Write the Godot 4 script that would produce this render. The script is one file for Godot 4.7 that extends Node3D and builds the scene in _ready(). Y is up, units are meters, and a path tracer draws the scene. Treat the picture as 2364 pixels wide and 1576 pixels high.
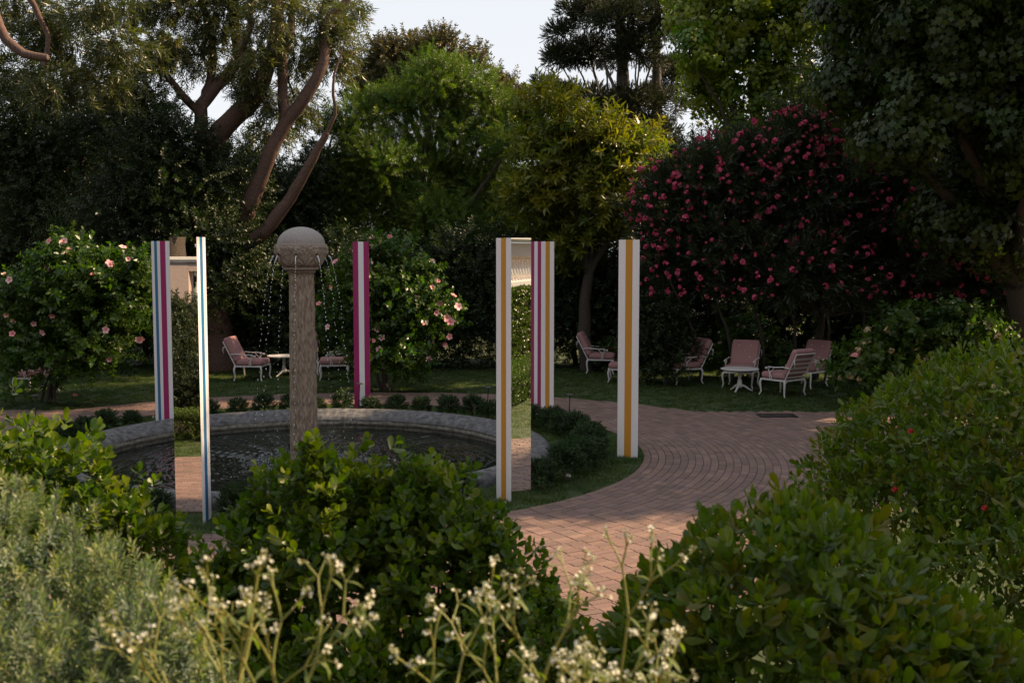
extends Node3D

# ---------------------------------------------------------------- mesh building
class MB:
	var v := PackedVector3Array()
	var n := PackedVector3Array()
	var uv := PackedVector2Array()
	var c := PackedColorArray()
	var ix := PackedInt32Array()
	var col := Color.WHITE

	func vert(p: Vector3, nn: Vector3, u := Vector2.ZERO) -> int:
		v.append(p); n.append(nn); uv.append(u); c.append(col)
		return v.size() - 1

	func tri(a: int, b: int, d: int) -> void:
		ix.append(a); ix.append(b); ix.append(d)

	func quad(a: Vector3, b: Vector3, d: Vector3, e: Vector3, nn: Vector3) -> void:
		# corners run clockwise seen from the side nn points to
		var i := vert(a, nn, Vector2(0, 0)); vert(b, nn, Vector2(1, 0)); vert(d, nn, Vector2(1, 1)); vert(e, nn, Vector2(0, 1))
		if (b - a).cross(d - a).dot(nn) < 0.0:
			tri(i, i + 1, i + 2); tri(i, i + 2, i + 3)
		else:
			tri(i, i + 2, i + 1); tri(i, i + 3, i + 2)

	func box(t: Transform3D, s: Vector3) -> void:
		var h := s * 0.5
		for ax in 3:
			for sg in [-1.0, 1.0]:
				var nn := Vector3.ZERO; nn[ax] = sg
				var a := Vector3.ZERO; a[(ax + 1) % 3] = h[(ax + 1) % 3]
				var b := Vector3.ZERO; b[(ax + 2) % 3] = h[(ax + 2) % 3]
				var o := nn * h[ax]
				quad(t * (o - a - b), t * (o + a - b), t * (o + a + b), t * (o - a + b), (t.basis * nn).normalized())

	# box with chamfered edges: rings inset at both ends of y
	func soft_box(t: Transform3D, s: Vector3, r: float, bulge := 0.0, seg := 3) -> void:
		var h := s * 0.5
		var cn := seg + 1
		var base := v.size()
		var ring := []
		for q in 4:
			var sx: float = [1.0, -1.0, -1.0, 1.0][q]
			var sz: float = [1.0, 1.0, -1.0, -1.0][q]
			for k in cn:
				var a := (float(q) + float(k) / seg) * PI * 0.5
				ring.append([Vector3(sx * (h.x - r), 0, sz * (h.z - r)), Vector3(cos(a), 0, sin(a))])
		var rows := []
		for k in cn:
			var a := -PI * 0.5 + PI * 0.5 * k / seg
			rows.append([-(h.y - r) + sin(a) * r, cos(a), sin(a)])
		for k in cn:
			var a := PI * 0.5 * k / seg
			rows.append([(h.y - r) + sin(a) * r, cos(a), sin(a)])
		var m := ring.size()
		for rw in rows:
			for e in ring:
				var p: Vector3 = e[0] + e[1] * r * rw[1] + Vector3(0, rw[0], 0)
				vert(t * p, (t.basis * (e[1] * rw[1] + Vector3(0, rw[2], 0))).normalized(), Vector2(p.x, p.z))
		for i in rows.size() - 1:
			for j in m:
				var a := base + i * m + j; var b := base + i * m + (j + 1) % m
				tri(a, b, a + m); tri(b, b + m, a + m)
		for top in [0, 1]:
			var y := h.y if top else -h.y
			var nn := (t.basis * Vector3(0, 1 if top else -1, 0)).normalized()
			var ce := vert(t * Vector3(0, y + (bulge if top else -bulge), 0), nn)
			var off: int = base + (rows.size() - 1) * m if top else base
			for j in m:
				if top: tri(ce, off + j, off + (j + 1) % m)
				else: tri(ce, off + (j + 1) % m, off + j)

	func tube(pts: Array, rad: Array, sides := 6, cap := true) -> void:
		var x := Vector3.ZERO
		var base := v.size()
		for i in pts.size():
			var d: Vector3
			if i == 0: d = pts[1] - pts[0]
			elif i == pts.size() - 1: d = pts[i] - pts[i - 1]
			else: d = pts[i + 1] - pts[i - 1]
			d = d.normalized()
			if i == 0:
				x = d.cross(Vector3.UP if absf(d.y) < 0.9 else Vector3.RIGHT).normalized()
			else:
				x = (x - d * x.dot(d)).normalized()
			var z := d.cross(x)
			for k in sides:
				var a := TAU * k / sides
				var o := x * cos(a) + z * sin(a)
				vert(pts[i] + o * rad[i], o, Vector2(float(k) / sides, i))
		for i in pts.size() - 1:
			for k in sides:
				var a := base + i * sides + k; var b := base + i * sides + (k + 1) % sides
				tri(a, a + sides, b); tri(b, a + sides, b + sides)
		if cap:
			for e in [0, pts.size() - 1]:
				var d2: Vector3 = (pts[1] - pts[0]) * -1.0 if e == 0 else pts[e] - pts[e - 1]
				var ce := vert(pts[e], d2.normalized())
				for k in sides:
					var a: int = base + e * sides + k; var b: int = base + e * sides + (k + 1) % sides
					if e == 0: tri(ce, a, b)
					else: tri(ce, b, a)

	# profile of Vector2(radius, y), turned about y; f moves a point (radius, angle, y) -> radius
	func lathe(prof: Array, sides: int, f = null, at := Vector3.ZERO) -> void:
		var base := v.size()
		var m := prof.size()
		var pos := []
		for i in m:
			for k in sides + 1:
				var a := TAU * k / sides
				var r: float = prof[i].x
				if f != null: r = f.call(r, a if k < sides else 0.0, prof[i].y)
				pos.append(Vector3(cos(a) * r, prof[i].y, sin(a) * r) + at)
		for i in m:
			for k in sides + 1:
				var p: Vector3 = pos[i * (sides + 1) + k]
				var du: Vector3 = pos[i * (sides + 1) + (k + 1 if k < sides else 1)] - pos[i * (sides + 1) + (k - 1 if k > 0 else sides - 1)]
				var dv: Vector3 = pos[mini(i + 1, m - 1) * (sides + 1) + k] - pos[maxi(i - 1, 0) * (sides + 1) + k]
				var nn := dv.cross(du).normalized()
				if nn.length() < 0.5: nn = Vector3(0, signf(p.y - at.y) , 0)
				vert(p, nn, Vector2(float(k) / sides, float(i) / m))
		for i in m - 1:
			for k in sides:
				var a := base + i * (sides + 1) + k
				tri(a, a + 1, a + sides + 1); tri(a + 1, a + sides + 2, a + sides + 1)

	func ball(o: Vector3, r: Vector3, seg := 6, rows := 4) -> void:
		var base := v.size()
		for i in rows + 1:
			var a := PI * i / rows
			for k in seg:
				var b := TAU * k / seg
				var q := Vector3(sin(a) * cos(b), cos(a), sin(a) * sin(b))
				vert(o + q * r, (q / r).normalized())
		for i in rows:
			for k in seg:
				var a := base + i * seg + k; var b := base + i * seg + (k + 1) % seg
				tri(a, b, a + seg); tri(b, b + seg, a + seg)

	# small leaf of two faces folded on the midrib
	func leaf(o: Vector3, d: Vector3, s: Vector3, l: float, w: float, fold := 0.2, at := 0.45) -> void:
		var nn := s.cross(d).normalized()
		if nn.y < 0.0: nn = -nn
		var a := vert(o, nn)
		var b := vert(o + d * l * at - s * w * 0.5 + nn * w * fold, (nn + s * fold).normalized())
		var e := vert(o + d * l - nn * l * 0.12, nn)
		var g := vert(o + d * l * at + s * w * 0.5 + nn * w * fold, (nn - s * fold).normalized())
		tri(a, b, e); tri(a, e, g)

	# larger leaf: rows of a curved, folded blade
	func blade(o: Vector3, d: Vector3, s: Vector3, l: float, w: float, prof: Array, curl := 0.25, fold := 0.2) -> void:
		var nn := s.cross(d).normalized()
		var m := prof.size()
		var base := v.size()
		for i in m:
			var t := float(i) / (m - 1)
			var ce := o + d * l * (t - 0.08 * curl * t * t) - nn * l * curl * t * t
			var hw: float = w * 0.5 * prof[i]
			var rn := (nn + d * 2.0 * curl * t).normalized()
			vert(ce - s * hw + rn * hw * fold, (rn + s * fold).normalized(), Vector2(0, t))
			vert(ce, rn, Vector2(0.5, t))
			vert(ce + s * hw + rn * hw * fold, (rn - s * fold).normalized(), Vector2(1, t))
		for i in m - 1:
			var a := base + i * 3
			tri(a, a + 3, a + 1); tri(a + 1, a + 3, a + 4)
			tri(a + 1, a + 4, a + 2); tri(a + 2, a + 4, a + 5)

	func done() -> ArrayMesh:
		# front faces run clockwise: turn those that do not agree with their normals
		for k in range(0, ix.size(), 3):
			var a := v[ix[k]]
			if (v[ix[k + 1]] - a).cross(v[ix[k + 2]] - a).dot(n[ix[k]] + n[ix[k + 1]] + n[ix[k + 2]]) > 0.0:
				var h := ix[k + 1]
				ix[k + 1] = ix[k + 2]
				ix[k + 2] = h
		var arr := []
		arr.resize(Mesh.ARRAY_MAX)
		arr[Mesh.ARRAY_VERTEX] = v; arr[Mesh.ARRAY_NORMAL] = n; arr[Mesh.ARRAY_TEX_UV] = uv; arr[Mesh.ARRAY_COLOR] = c; arr[Mesh.ARRAY_INDEX] = ix
		var m := ArrayMesh.new()
		m.add_surface_from_arrays(Mesh.PRIMITIVE_TRIANGLES, arr)
		return m

# ---------------------------------------------------------------- small helpers
var rng := RandomNumberGenerator.new()
var taken := {}
var M := {}
var noise := FastNoiseLite.new()

func rf(a: float, b: float) -> float: return rng.randf_range(a, b)
func rv() -> Vector3:
	var z := rf(-1, 1); var a := rf(0, TAU); var r := sqrt(1.0 - z * z)
	return Vector3(r * cos(a), z, r * sin(a))
func lin(r: float, g: float, b: float) -> Color: return Color(r, g, b).linear_to_srgb()

func numbered(called: String) -> String:
	var k: int = taken.get(called, 0)
	taken[called] = k + 1
	return called if k == 0 else "%s_%03d" % [called, k]

func tag(o: Node3D, label: String, category: String, group := "", kind := "") -> Node3D:
	o.set_meta("label", label); o.set_meta("category", category)
	if group: o.set_meta("group", group)
	if kind: o.set_meta("kind", kind)
	return o

func thing(called: String, label: String, category: String, at := Vector3.ZERO, turn := 0.0, group := "") -> Node3D:
	var o := Node3D.new()
	o.name = numbered(called)
	add_child(o)
	o.position = at; o.rotation.y = turn
	return tag(o, label, category, group, "thing")

func put(called: String, mesh: Mesh, mat: Material, parent: Node3D = null) -> MeshInstance3D:
	var o := MeshInstance3D.new()
	o.name = called if parent else numbered(called)
	o.mesh = mesh
	o.material_override = mat
	(parent if parent else self).add_child(o, true)
	return o

func struct(called: String, mesh: Mesh, mat: Material, label := "") -> MeshInstance3D:
	var o := put(called, mesh, mat)
	o.set_meta("kind", "structure")
	if label: o.set_meta("label", label)
	return o

func bas(d: Vector3, roll := 0.0, s := 1.0) -> Basis:
	var y := d.normalized()
	var x := y.cross(Vector3.UP if absf(y.y) < 0.95 else Vector3.RIGHT).normalized()
	x = x.rotated(y, roll)
	return Basis(x * s, y * s, x.cross(y) * s)

func multi(called: String, mesh: Mesh, mat: Material, ts: Array, cs: PackedColorArray, parent: Node3D = null, kind := "stuff") -> MultiMeshInstance3D:
	var mm := MultiMesh.new()
	mm.transform_format = MultiMesh.TRANSFORM_3D
	mm.use_colors = cs.size() > 0
	mm.mesh = mesh
	mm.instance_count = ts.size()
	for i in ts.size():
		mm.set_instance_transform(i, ts[i])
		if cs.size() > 0: mm.set_instance_color(i, cs[i])
	var o := MultiMeshInstance3D.new()
	o.name = called if parent else numbered(called)
	o.multimesh = mm
	o.material_override = mat
	(parent if parent else self).add_child(o, true)
	if kind: o.set_meta("kind", kind)
	return o

func ntex(freq: float, lo: Color, hi: Color, size := 512, oct := 5, type := FastNoiseLite.TYPE_SIMPLEX_SMOOTH, mid = null, sd := 1) -> NoiseTexture2D:
	var fn := FastNoiseLite.new()
	fn.noise_type = type; fn.frequency = freq; fn.fractal_octaves = oct; fn.seed = sd
	var g := Gradient.new()
	g.set_color(0, lo); g.set_color(1, hi)
	g.set_offset(0, 0.12); g.set_offset(1, 0.88)
	if mid != null: g.add_point(0.5, mid)
	var t := NoiseTexture2D.new()
	t.width = size; t.height = size; t.seamless = true; t.noise = fn; t.color_ramp = g
	return t

func plain(r: float, g: float, b: float, rough := 0.7, metal := 0.0, spec := 0.5) -> StandardMaterial3D:
	var m := StandardMaterial3D.new()
	m.albedo_color = lin(r, g, b); m.roughness = rough; m.metallic = metal; m.metallic_specular = spec
	return m

func grained(m: StandardMaterial3D, tex: Texture2D, scale: float, bump: Texture2D = null, bs := 0.5) -> StandardMaterial3D:
	m.albedo_texture = tex
	m.uv1_triplanar = true; m.uv1_world_triplanar = true
	m.uv1_scale = Vector3.ONE * scale
	if bump:
		m.heightmap_enabled = true; m.heightmap_texture = bump; m.heightmap_scale = bs
	return m

func leafmat(r: float, g: float, b: float, rough := 0.45, back := Color(0.55, 0.9, 0.12), spec := 0.5) -> StandardMaterial3D:
	var m := plain(r, g, b, rough, 0.0, spec)
	m.vertex_color_use_as_albedo = true
	m.backlight_enabled = true
	m.backlight = back.linear_to_srgb()
	m.cull_mode = BaseMaterial3D.CULL_DISABLED
	return m

# ---------------------------------------------------------------- sprays of leaves, built along +y
func spray(count: int, length: float, l: float, w: float, up: float, twig := 0.004, whorl := 1, fold := 0.2, at := 0.45) -> ArrayMesh:
	var b := MB.new()
	b.col = Color(0.55, 0.42, 0.3)
	b.tube([Vector3.ZERO, Vector3(0.01, length * 0.5, 0.0), Vector3(0, length, 0)], [twig, twig * 0.8, twig * 0.4], 3, false)
	var a := rf(0, TAU)
	for i in count:
		var t := (float(i) + rf(0.1, 0.9)) / count
		if whorl > 1: t = (floorf(float(i) / whorl) + 0.7) / ceilf(float(count) / whorl)
		a += 2.39996 if whorl == 1 else TAU / whorl + 0.35 / whorl
		var e := up + rf(-0.3, 0.3) + 0.5 * t
		var r := Vector3(cos(a), 0, sin(a))
		var d := (r * cos(e) + Vector3.UP * sin(e)).normalized()
		var s := d.cross(Vector3.UP).normalized().rotated(d, rf(-0.7, 0.7))
		var g := rf(0.75, 1.25)
		b.col = Color(g * rf(0.92, 1.1), g, g * rf(0.85, 1.1))
		b.leaf(Vector3(0, t * length, 0) + r * twig, d, s, l * rf(0.7, 1.15), w * rf(0.75, 1.15), fold, at)
	return b.done()

func strand(count: int, length: float, l: float, w: float) -> ArrayMesh:
	# eucalyptus: leaves hang from a drooping twig (built along +y, placed upside down)
	var b := MB.new()
	b.col = Color(0.9, 0.55, 0.4)
	b.tube([Vector3.ZERO, Vector3(0.04, length * 0.5, 0.0), Vector3(0, length, 0.03)], [0.005, 0.004, 0.002], 3, false)
	for i in count:
		var t := (float(i) + rf(0.0, 1.0)) / count
		var a := i * 2.4
		var r := Vector3(cos(a), 0, sin(a))
		var d := (r * rf(0.3, 1.3) + Vector3.UP).normalized()
		var s := d.cross(r.rotated(Vector3.UP, rf(-1.2, 1.2)) + Vector3(0.01, 0.1, 0)).normalized()
		var g := rf(0.7, 1.3)
		b.col = Color(g, g, g * rf(0.8, 1.1))
		b.leaf(Vector3(0, t * length, 0), d, s, l * rf(0.7, 1.2), w * rf(0.8, 1.2), 0.12, 0.35)
	return b.done()

func needles(count: int, length: float, l: float) -> ArrayMesh:
	var b := MB.new()
	b.col = Color(0.8, 0.6, 0.5)
	b.tube([Vector3.ZERO, Vector3(0, length, 0)], [0.006, 0.002], 3, false)
	for i in count:
		var t := (float(i) + rf(0, 1)) / count
		var a := i * 2.4
		var r := Vector3(cos(a), 0, sin(a))
		var d := (r * rf(0.4, 0.8) + Vector3.UP).normalized()
		var s := d.cross(Vector3.UP).normalized()
		var g := rf(0.7, 1.3)
		b.col = Color(g, g, g)
		var p := Vector3(0, t * length, 0)
		var k := b.vert(p - s * 0.006, r); b.vert(p + s * 0.006, r); b.vert(p + d * l, r)
		b.tri(k, k + 1, k + 2)
	return b.done()

func maple(count: int, length: float, l: float) -> ArrayMesh:
	var b := MB.new()
	b.col = Color(0.5, 0.4, 0.3)
	b.tube([Vector3.ZERO, Vector3(0, length, 0)], [0.005, 0.002], 3, false)
	for i in count:
		var a := i * 2.4 + rf(-0.3, 0.3)
		var r := Vector3(cos(a), 0, sin(a))
		var d := (r + Vector3.UP * rf(-0.5, 0.4)).normalized()
		var s := d.cross(Vector3.UP).normalized().rotated(d, rf(-0.5, 0.5))
		var nn := s.cross(d)
		var o := Vector3(0, (i + 0.5) / count * length, 0) + d * 0.04
		var g := rf(0.75, 1.25)
		b.col = Color(g * rf(0.95, 1.15), g, g)
		var ll := l * rf(0.7, 1.15)
		var c0 := b.vert(o + d * ll * 0.4, nn)
		var first := b.v.size()
		var m := 10
		for k in m:
			var an := PI + TAU * k / m
			var rr: float = ll * ([0.4, 0.36, 0.55, 0.30, 0.58, 0.62][k] if k < 6 else [0.58, 0.30, 0.55, 0.36][k - 6])
			if k == 4 or k == 6: rr = ll * 0.30
			if k == 3 or k == 7: rr = ll * 0.55
			if k == 2 or k == 8: rr = ll * 0.3
			if k == 1 or k == 9: rr = ll * 0.46
			b.vert(o + d * ll * 0.4 + (d * cos(an) + s * sin(an)) * rr - nn * rr * 0.15, nn)
		for k in m:
			b.tri(c0, first + k, first + (k + 1) % m)
	return b.done()

# fills rounded masses with sprays; returns [transforms, colours]
func fill(masses: Array, per_area: float, clump_r: float, per_clump: int, size: float, droop: float, t0: Color, t1: Color, inner := 0.3, spread := 0.8) -> Array:
	var ts := []
	var cs := PackedColorArray()
	for q in masses:
		var o: Vector3 = q[0]
		var r: Vector3 = q[1]
		var p := 1.6
		var area := 4.0 * PI * pow((pow(r.x * r.y, p) + pow(r.x * r.z, p) + pow(r.y * r.z, p)) / 3.0, 1.0 / p)
		var clumps := int(area * per_area) + 2
		for k in clumps:
			var u := rv()
			if u.y < -0.55: u.y = -u.y
			var deep := rf(0.82, 1.04)
			var within := rng.randf() < inner
			if within: deep = rf(0.25, 0.8)
			var co := o + u * r * deep
			var out := (u / r).normalized()
			var tone := rng.randf()
			var bright := rf(0.75, 1.25)
			var cr := clump_r * rf(0.65, 1.35)
			for j in per_clump:
				var w := rv()
				var at := co + (w * Vector3(1, 0.75, 1)) * cr * pow(rng.randf(), 0.4)
				var d := (out * 0.6 + w * spread + Vector3(0, 0.25 - droop, 0)).normalized()
				ts.append(Transform3D(bas(d, rf(0, TAU), size * rf(0.75, 1.3)), at))
				var c := t0.lerp(t1, clampf(tone + rf(-0.25, 0.25), 0, 1)) * bright * rf(0.85, 1.15)
				c.a = 1.0
				cs.append(c)
	return [ts, cs]

func limb(b: MB, pts: Array, r0: float, r1: float, sides := 7, wob := 0.0) -> void:
	# smooth path through pts with a taper
	var cv := Curve3D.new()
	for i in pts.size():
		var t: Vector3 = (pts[mini(i + 1, pts.size() - 1)] - pts[maxi(i - 1, 0)]) * 0.17
		cv.add_point(pts[i], -t, t)
	var len := cv.get_baked_length()
	var m := maxi(4, int(len / 0.22))
	m = mini(m, 40)
	var pp := []
	var rr := []
	for i in m + 1:
		var t := float(i) / m
		var p := cv.sample_baked(len * t)
		if wob > 0.0: p += Vector3(noise.get_noise_2d(t * 300.0, r0 * 900.0), noise.get_noise_2d(t * 300.0, 50.0 + r0 * 900.0), noise.get_noise_2d(t * 300.0, 99.0 + r0 * 900.0)) * wob
		pp.append(p)
		rr.append(lerpf(r0, r1, t) * (1.0 + 0.12 * noise.get_noise_2d(t * 400.0, r0 * 2000.0)))
	b.tube(pp, rr, sides)

func tree_parts(t: Node3D, trunks: Array, bark: Material, mesh: Mesh, mat: Material, filled: Array, crown := "crown") -> void:
	# trunks: [points, r0, r1]; the first ones make the trunk, the rest are branches
	if trunks.size():
		var b := MB.new()
		limb(b, trunks[0][0], trunks[0][1], trunks[0][2], 10, 0.05)
		put("trunk", b.done(), bark, t)
		for k in range(1, trunks.size()):
			var bb := MB.new()
			limb(bb, trunks[k][0], trunks[k][1], trunks[k][2], 7, 0.06)
			put("branch", bb.done(), bark, t)
	multi(crown, mesh, mat, filled[0], filled[1], t)

# ================================================================ the scene
func _ready() -> void:
	rng.seed = 20260
	noise.seed = 7; noise.frequency = 0.02; noise.fractal_octaves = 3
	camera_and_light()
	materials()
	ground_and_paths()
	fountain()
	columns()
	terrace()
	trees()
	garden_plants()
	furniture()
	foreground()
	small_things()

func camera_and_light() -> void:
	var cam := Camera3D.new()
	cam.name = "camera"
	add_child(cam)
	cam.position = Vector3(0, 3.2, 0)
	cam.rotation_degrees = Vector3(-4.727, 0, 0)
	cam.fov = 33.73
	cam.near = 0.05; cam.far = 600.0
	cam.current = true
	var at := CameraAttributesPhysical.new()
	at.frustum_focal_length = 39.6
	at.frustum_focus_distance = 17.5
	at.exposure_aperture = 5.6
	cam.attributes = at
	cam.fov = 33.73
	var sky := ProceduralSkyMaterial.new()
	sky.sky_top_color = lin(0.40, 0.432, 0.48)
	sky.sky_horizon_color = lin(0.51, 0.517, 0.525)
	sky.sky_curve = 0.18
	sky.ground_bottom_color = lin(0.10, 0.09, 0.08)
	sky.ground_horizon_color = lin(0.30, 0.30, 0.30)
	sky.use_debanding = true
	var env := Environment.new()
	env.background_mode = Environment.BG_SKY
	env.sky = Sky.new()
	env.sky.sky_material = sky
	env.tonemap_mode = Environment.TONE_MAPPER_LINEAR
	env.tonemap_exposure = 1.92
	env.sdfgi_enabled = true; env.ssao_enabled = true; env.ssil_enabled = true
	var we := WorldEnvironment.new()
	we.name = "environment"
	we.environment = env
	add_child(we)
	var sun := DirectionalLight3D.new()
	sun.name = "sun"
	sun.light_energy = 1.6
	sun.light_color = Color(1.0, 0.87, 0.70)
	sun.light_angular_distance = 0.55
	sun.shadow_enabled = true
	sun.sky_mode = DirectionalLight3D.SKY_MODE_LIGHT_ONLY
	add_child(sun)
	sun.look_at_from_position(Vector3(0.7405, 0.616, -0.2695) * 60.0, Vector3.ZERO)

func materials() -> void:
	var w := Color.WHITE
	M.soil = grained(plain(1, 1, 1, 0.95), ntex(0.012, lin(0.035, 0.025, 0.016), lin(0.085, 0.06, 0.04), 512, 6), 0.6)
	M.lawn = grained(plain(1, 1, 1, 0.95), ntex(0.02, lin(0.02, 0.035, 0.008), lin(0.06, 0.075, 0.02), 512, 6), 0.5)
	M.bed = grained(plain(1, 1, 1, 0.95), ntex(0.03, lin(0.07, 0.054, 0.046), lin(0.12, 0.092, 0.078), 512, 6), 1.5)
	var bt := ntex(0.03, lin(0.55, 0.52, 0.5), lin(1, 1, 1), 512, 6)
	M.bricks = []
	for c in [[0.24, 0.145, 0.11], [0.21, 0.132, 0.105], [0.265, 0.165, 0.13], [0.23, 0.14, 0.12], [0.19, 0.122, 0.102]]:
		M.bricks.append(grained(plain(c[0], c[1], c[2], 0.85), bt, 3.1, bt, 0.5))
	M.brick_many = grained(plain(1, 1, 1, 0.85), bt, 3.1, bt, 0.5)
	M.brick_many.vertex_color_use_as_albedo = true
	var st := ntex(0.02, lin(0.035, 0.033, 0.034), lin(0.20, 0.185, 0.175), 512, 6, FastNoiseLite.TYPE_SIMPLEX_SMOOTH, lin(0.10, 0.093, 0.094))
	M.coping = grained(plain(1, 1, 1, 0.85), st, 0.7, st, 1.2)
	var st2 := ntex(0.025, lin(0.06, 0.055, 0.045), lin(0.30, 0.27, 0.22), 512, 6, FastNoiseLite.TYPE_SIMPLEX_SMOOTH, lin(0.17, 0.15, 0.12), 5)
	M.basin = grained(plain(1, 1, 1, 0.8), st2, 0.8, st2, 1.0)
	var st3 := ntex(0.022, lin(0.11, 0.07, 0.045), lin(0.38, 0.29, 0.22), 512, 6, FastNoiseLite.TYPE_SIMPLEX_SMOOTH, lin(0.27, 0.20, 0.145), 9)
	M.shaft = grained(plain(1, 1, 1, 0.85), st3, 1.1, st3, 0.8)
	M.shaft.uv1_scale = Vector3(1.6, 0.45, 1.6)
	var st4 := ntex(0.05, lin(0.12, 0.095, 0.085), lin(0.40, 0.345, 0.32), 512, 6, FastNoiseLite.TYPE_SIMPLEX_SMOOTH, lin(0.30, 0.255, 0.235), 3)
	M.dome = grained(plain(1, 1, 1, 0.85), st4, 2.0, st4, 0.8)
	var st5 := ntex(0.05, lin(0.09, 0.06, 0.045), lin(0.42, 0.34, 0.27), 512, 6, FastNoiseLite.TYPE_SIMPLEX_SMOOTH, lin(0.30, 0.235, 0.185), 4)
	M.bowl = grained(plain(1, 1, 1, 0.85), st5, 2.0, st5, 1.0)
	M.hole = plain(0.02, 0.016, 0.012, 0.9)
	M.water = plain(0.010, 0.013, 0.010, 0.03, 0.0, 0.42)
	M.drop = plain(0.92, 0.94, 0.96, 0.05)
	M.drop.transparency = BaseMaterial3D.TRANSPARENCY_ALPHA
	M.drop.albedo_color.a = 0.55
	var canv := ntex(0.12, lin(0.9, 0.9, 0.9), lin(1, 1, 1), 256, 4)
	M.white = grained(plain(0.86, 0.79, 0.775, 0.6), canv, 4.0)
	M.blue = grained(plain(0.012, 0.135, 0.30, 0.6), canv, 4.0)
	M.magenta = grained(plain(0.36, 0.012, 0.115, 0.6), canv, 4.0)
	M.yellow = grained(plain(0.60, 0.255, 0.02, 0.6), canv, 4.0)
	M.mirror = plain(0.88, 0.89, 0.88, 0.0, 1.0)
	M.edge = plain(0.42, 0.33, 0.24, 0.6)
	M.iron = plain(0.62, 0.57, 0.54, 0.45)
	M.iron_blue = M.iron
	var cl := ntex(0.06, lin(0.85, 0.82, 0.82), lin(1, 1, 1), 256, 4)
	M.cushion = grained(plain(0.40, 0.20, 0.19, 0.9), cl, 6.0, cl, 0.4)
	M.cushion.rim_enabled = true; M.cushion.rim = 0.3
	M.button = plain(0.7, 0.62, 0.6, 0.7)
	M.lamp = plain(0.03, 0.028, 0.026, 0.5, 0.3)
	M.grate = plain(0.025, 0.025, 0.025, 0.6, 0.5)
	var barkt := ntex(0.03, lin(0.07, 0.045, 0.035), lin(0.30, 0.19, 0.14), 512, 6, FastNoiseLite.TYPE_SIMPLEX_SMOOTH, lin(0.19, 0.115, 0.085), 8)
	M.bark_euc = grained(plain(0.62, 0.55, 0.52, 0.85), barkt, 1.5, barkt, 2.0)
	M.bark_euc.uv1_scale = Vector3(2.2, 0.6, 2.2)
	var barkd := ntex(0.03, lin(0.025, 0.018, 0.014), lin(0.11, 0.085, 0.065), 512, 6)
	M.bark = grained(plain(1, 1, 1, 0.9), barkd, 1.8, barkd, 2.0)
	M.bark_pale = plain(0.10, 0.08, 0.068, 0.9)
	var plast := ntex(0.03, lin(0.74, 0.69, 0.65), lin(0.84, 0.80, 0.76), 512, 5)
	M.plaster = grained(plain(1, 1, 1, 0.9), plast, 0.7)
	M.plaster_pink = grained(plain(0.82, 0.66, 0.60, 0.9), plast, 0.7)
	M.plaster_mauve = grained(plain(0.52, 0.43, 0.41, 0.9), plast, 0.7)
	M.paving = plain(0.33, 0.27, 0.23, 0.9)
	# foliage
	M.lf_euc = leafmat(0.10, 0.11, 0.045, 0.35, Color(0.7, 0.9, 0.2))
	M.lf_fine = leafmat(0.12, 0.175, 0.035, 0.4, Color(0.75, 1.0, 0.15))
	M.lf_oak = leafmat(0.06, 0.065, 0.026, 0.5, Color(0.8, 0.8, 0.2))
	M.lf_magnolia = leafmat(0.125, 0.15, 0.026, 0.33, Color(0.9, 1.0, 0.12))
	M.lf_pine = leafmat(0.045, 0.05, 0.026, 0.6, Color(0.4, 0.5, 0.2))
	M.lf_lime = leafmat(0.12, 0.18, 0.018, 0.45, Color(0.85, 1.0, 0.06))
	M.lf_maple = leafmat(0.036, 0.055, 0.010, 0.45, Color(0.85, 1.0, 0.05))
	M.lf_dark = leafmat(0.03, 0.043, 0.017, 0.45, Color(0.5, 0.8, 0.15))
	M.lf_olea = leafmat(0.038, 0.047, 0.024, 0.4, Color(0.5, 0.7, 0.15))
	M.lf_hib = leafmat(0.06, 0.105, 0.022, 0.35, Color(0.7, 1.0, 0.1))
	M.lf_box = leafmat(0.035, 0.06, 0.018, 0.45, Color(0.5, 0.9, 0.1))
	M.lf_ivy = leafmat(0.085, 0.12, 0.025, 0.4, Color(0.7, 1.0, 0.1))
	M.lf_grass = leafmat(0.07, 0.11, 0.018, 0.6, Color(0.5, 0.8, 0.06))
	M.lf_hedge = leafmat(0.125, 0.17, 0.013, 0.38, Color(0.8, 1.0, 0.05))
	M.lf_silver = leafmat(0.29, 0.335, 0.245, 0.55, Color(0.6, 0.8, 0.2))
	M.lf_weed = leafmat(0.20, 0.25, 0.06, 0.5, Color(0.8, 1.0, 0.15))
	M.petal_pink = plain(0.72, 0.33, 0.34, 0.6)
	M.petal_pale = plain(0.78, 0.50, 0.48, 0.6)
	for p in [M.petal_pink, M.petal_pale]:
		p.vertex_color_use_as_albedo = true
		p.backlight_enabled = true; p.backlight = Color(0.35, 0.2, 0.2)
	M.petal_rose = plain(0.52, 0.055, 0.12, 0.6)
	M.petal_rose.vertex_color_use_as_albedo = true
	M.petal_white = plain(0.70, 0.67, 0.56, 0.6)
	M.petal_white.vertex_color_use_as_albedo = true
	M.petal_cream = plain(0.55, 0.47, 0.30, 0.6)
	M.petal_cream.vertex_color_use_as_albedo = true
	M.petal_red = plain(0.45, 0.02, 0.015, 0.6)
	M.stem = plain(0.22, 0.23, 0.06, 0.5)
	M.stem.vertex_color_use_as_albedo = true
	M.stem_brown = plain(0.10, 0.055, 0.035, 0.8)

const POOL := Vector3(-3.25, 0, -17.4)
const LAWN := Vector3(-3.2, 0, -17.6)
const RING := Vector3(-2.7, 0, -16.6)

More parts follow.
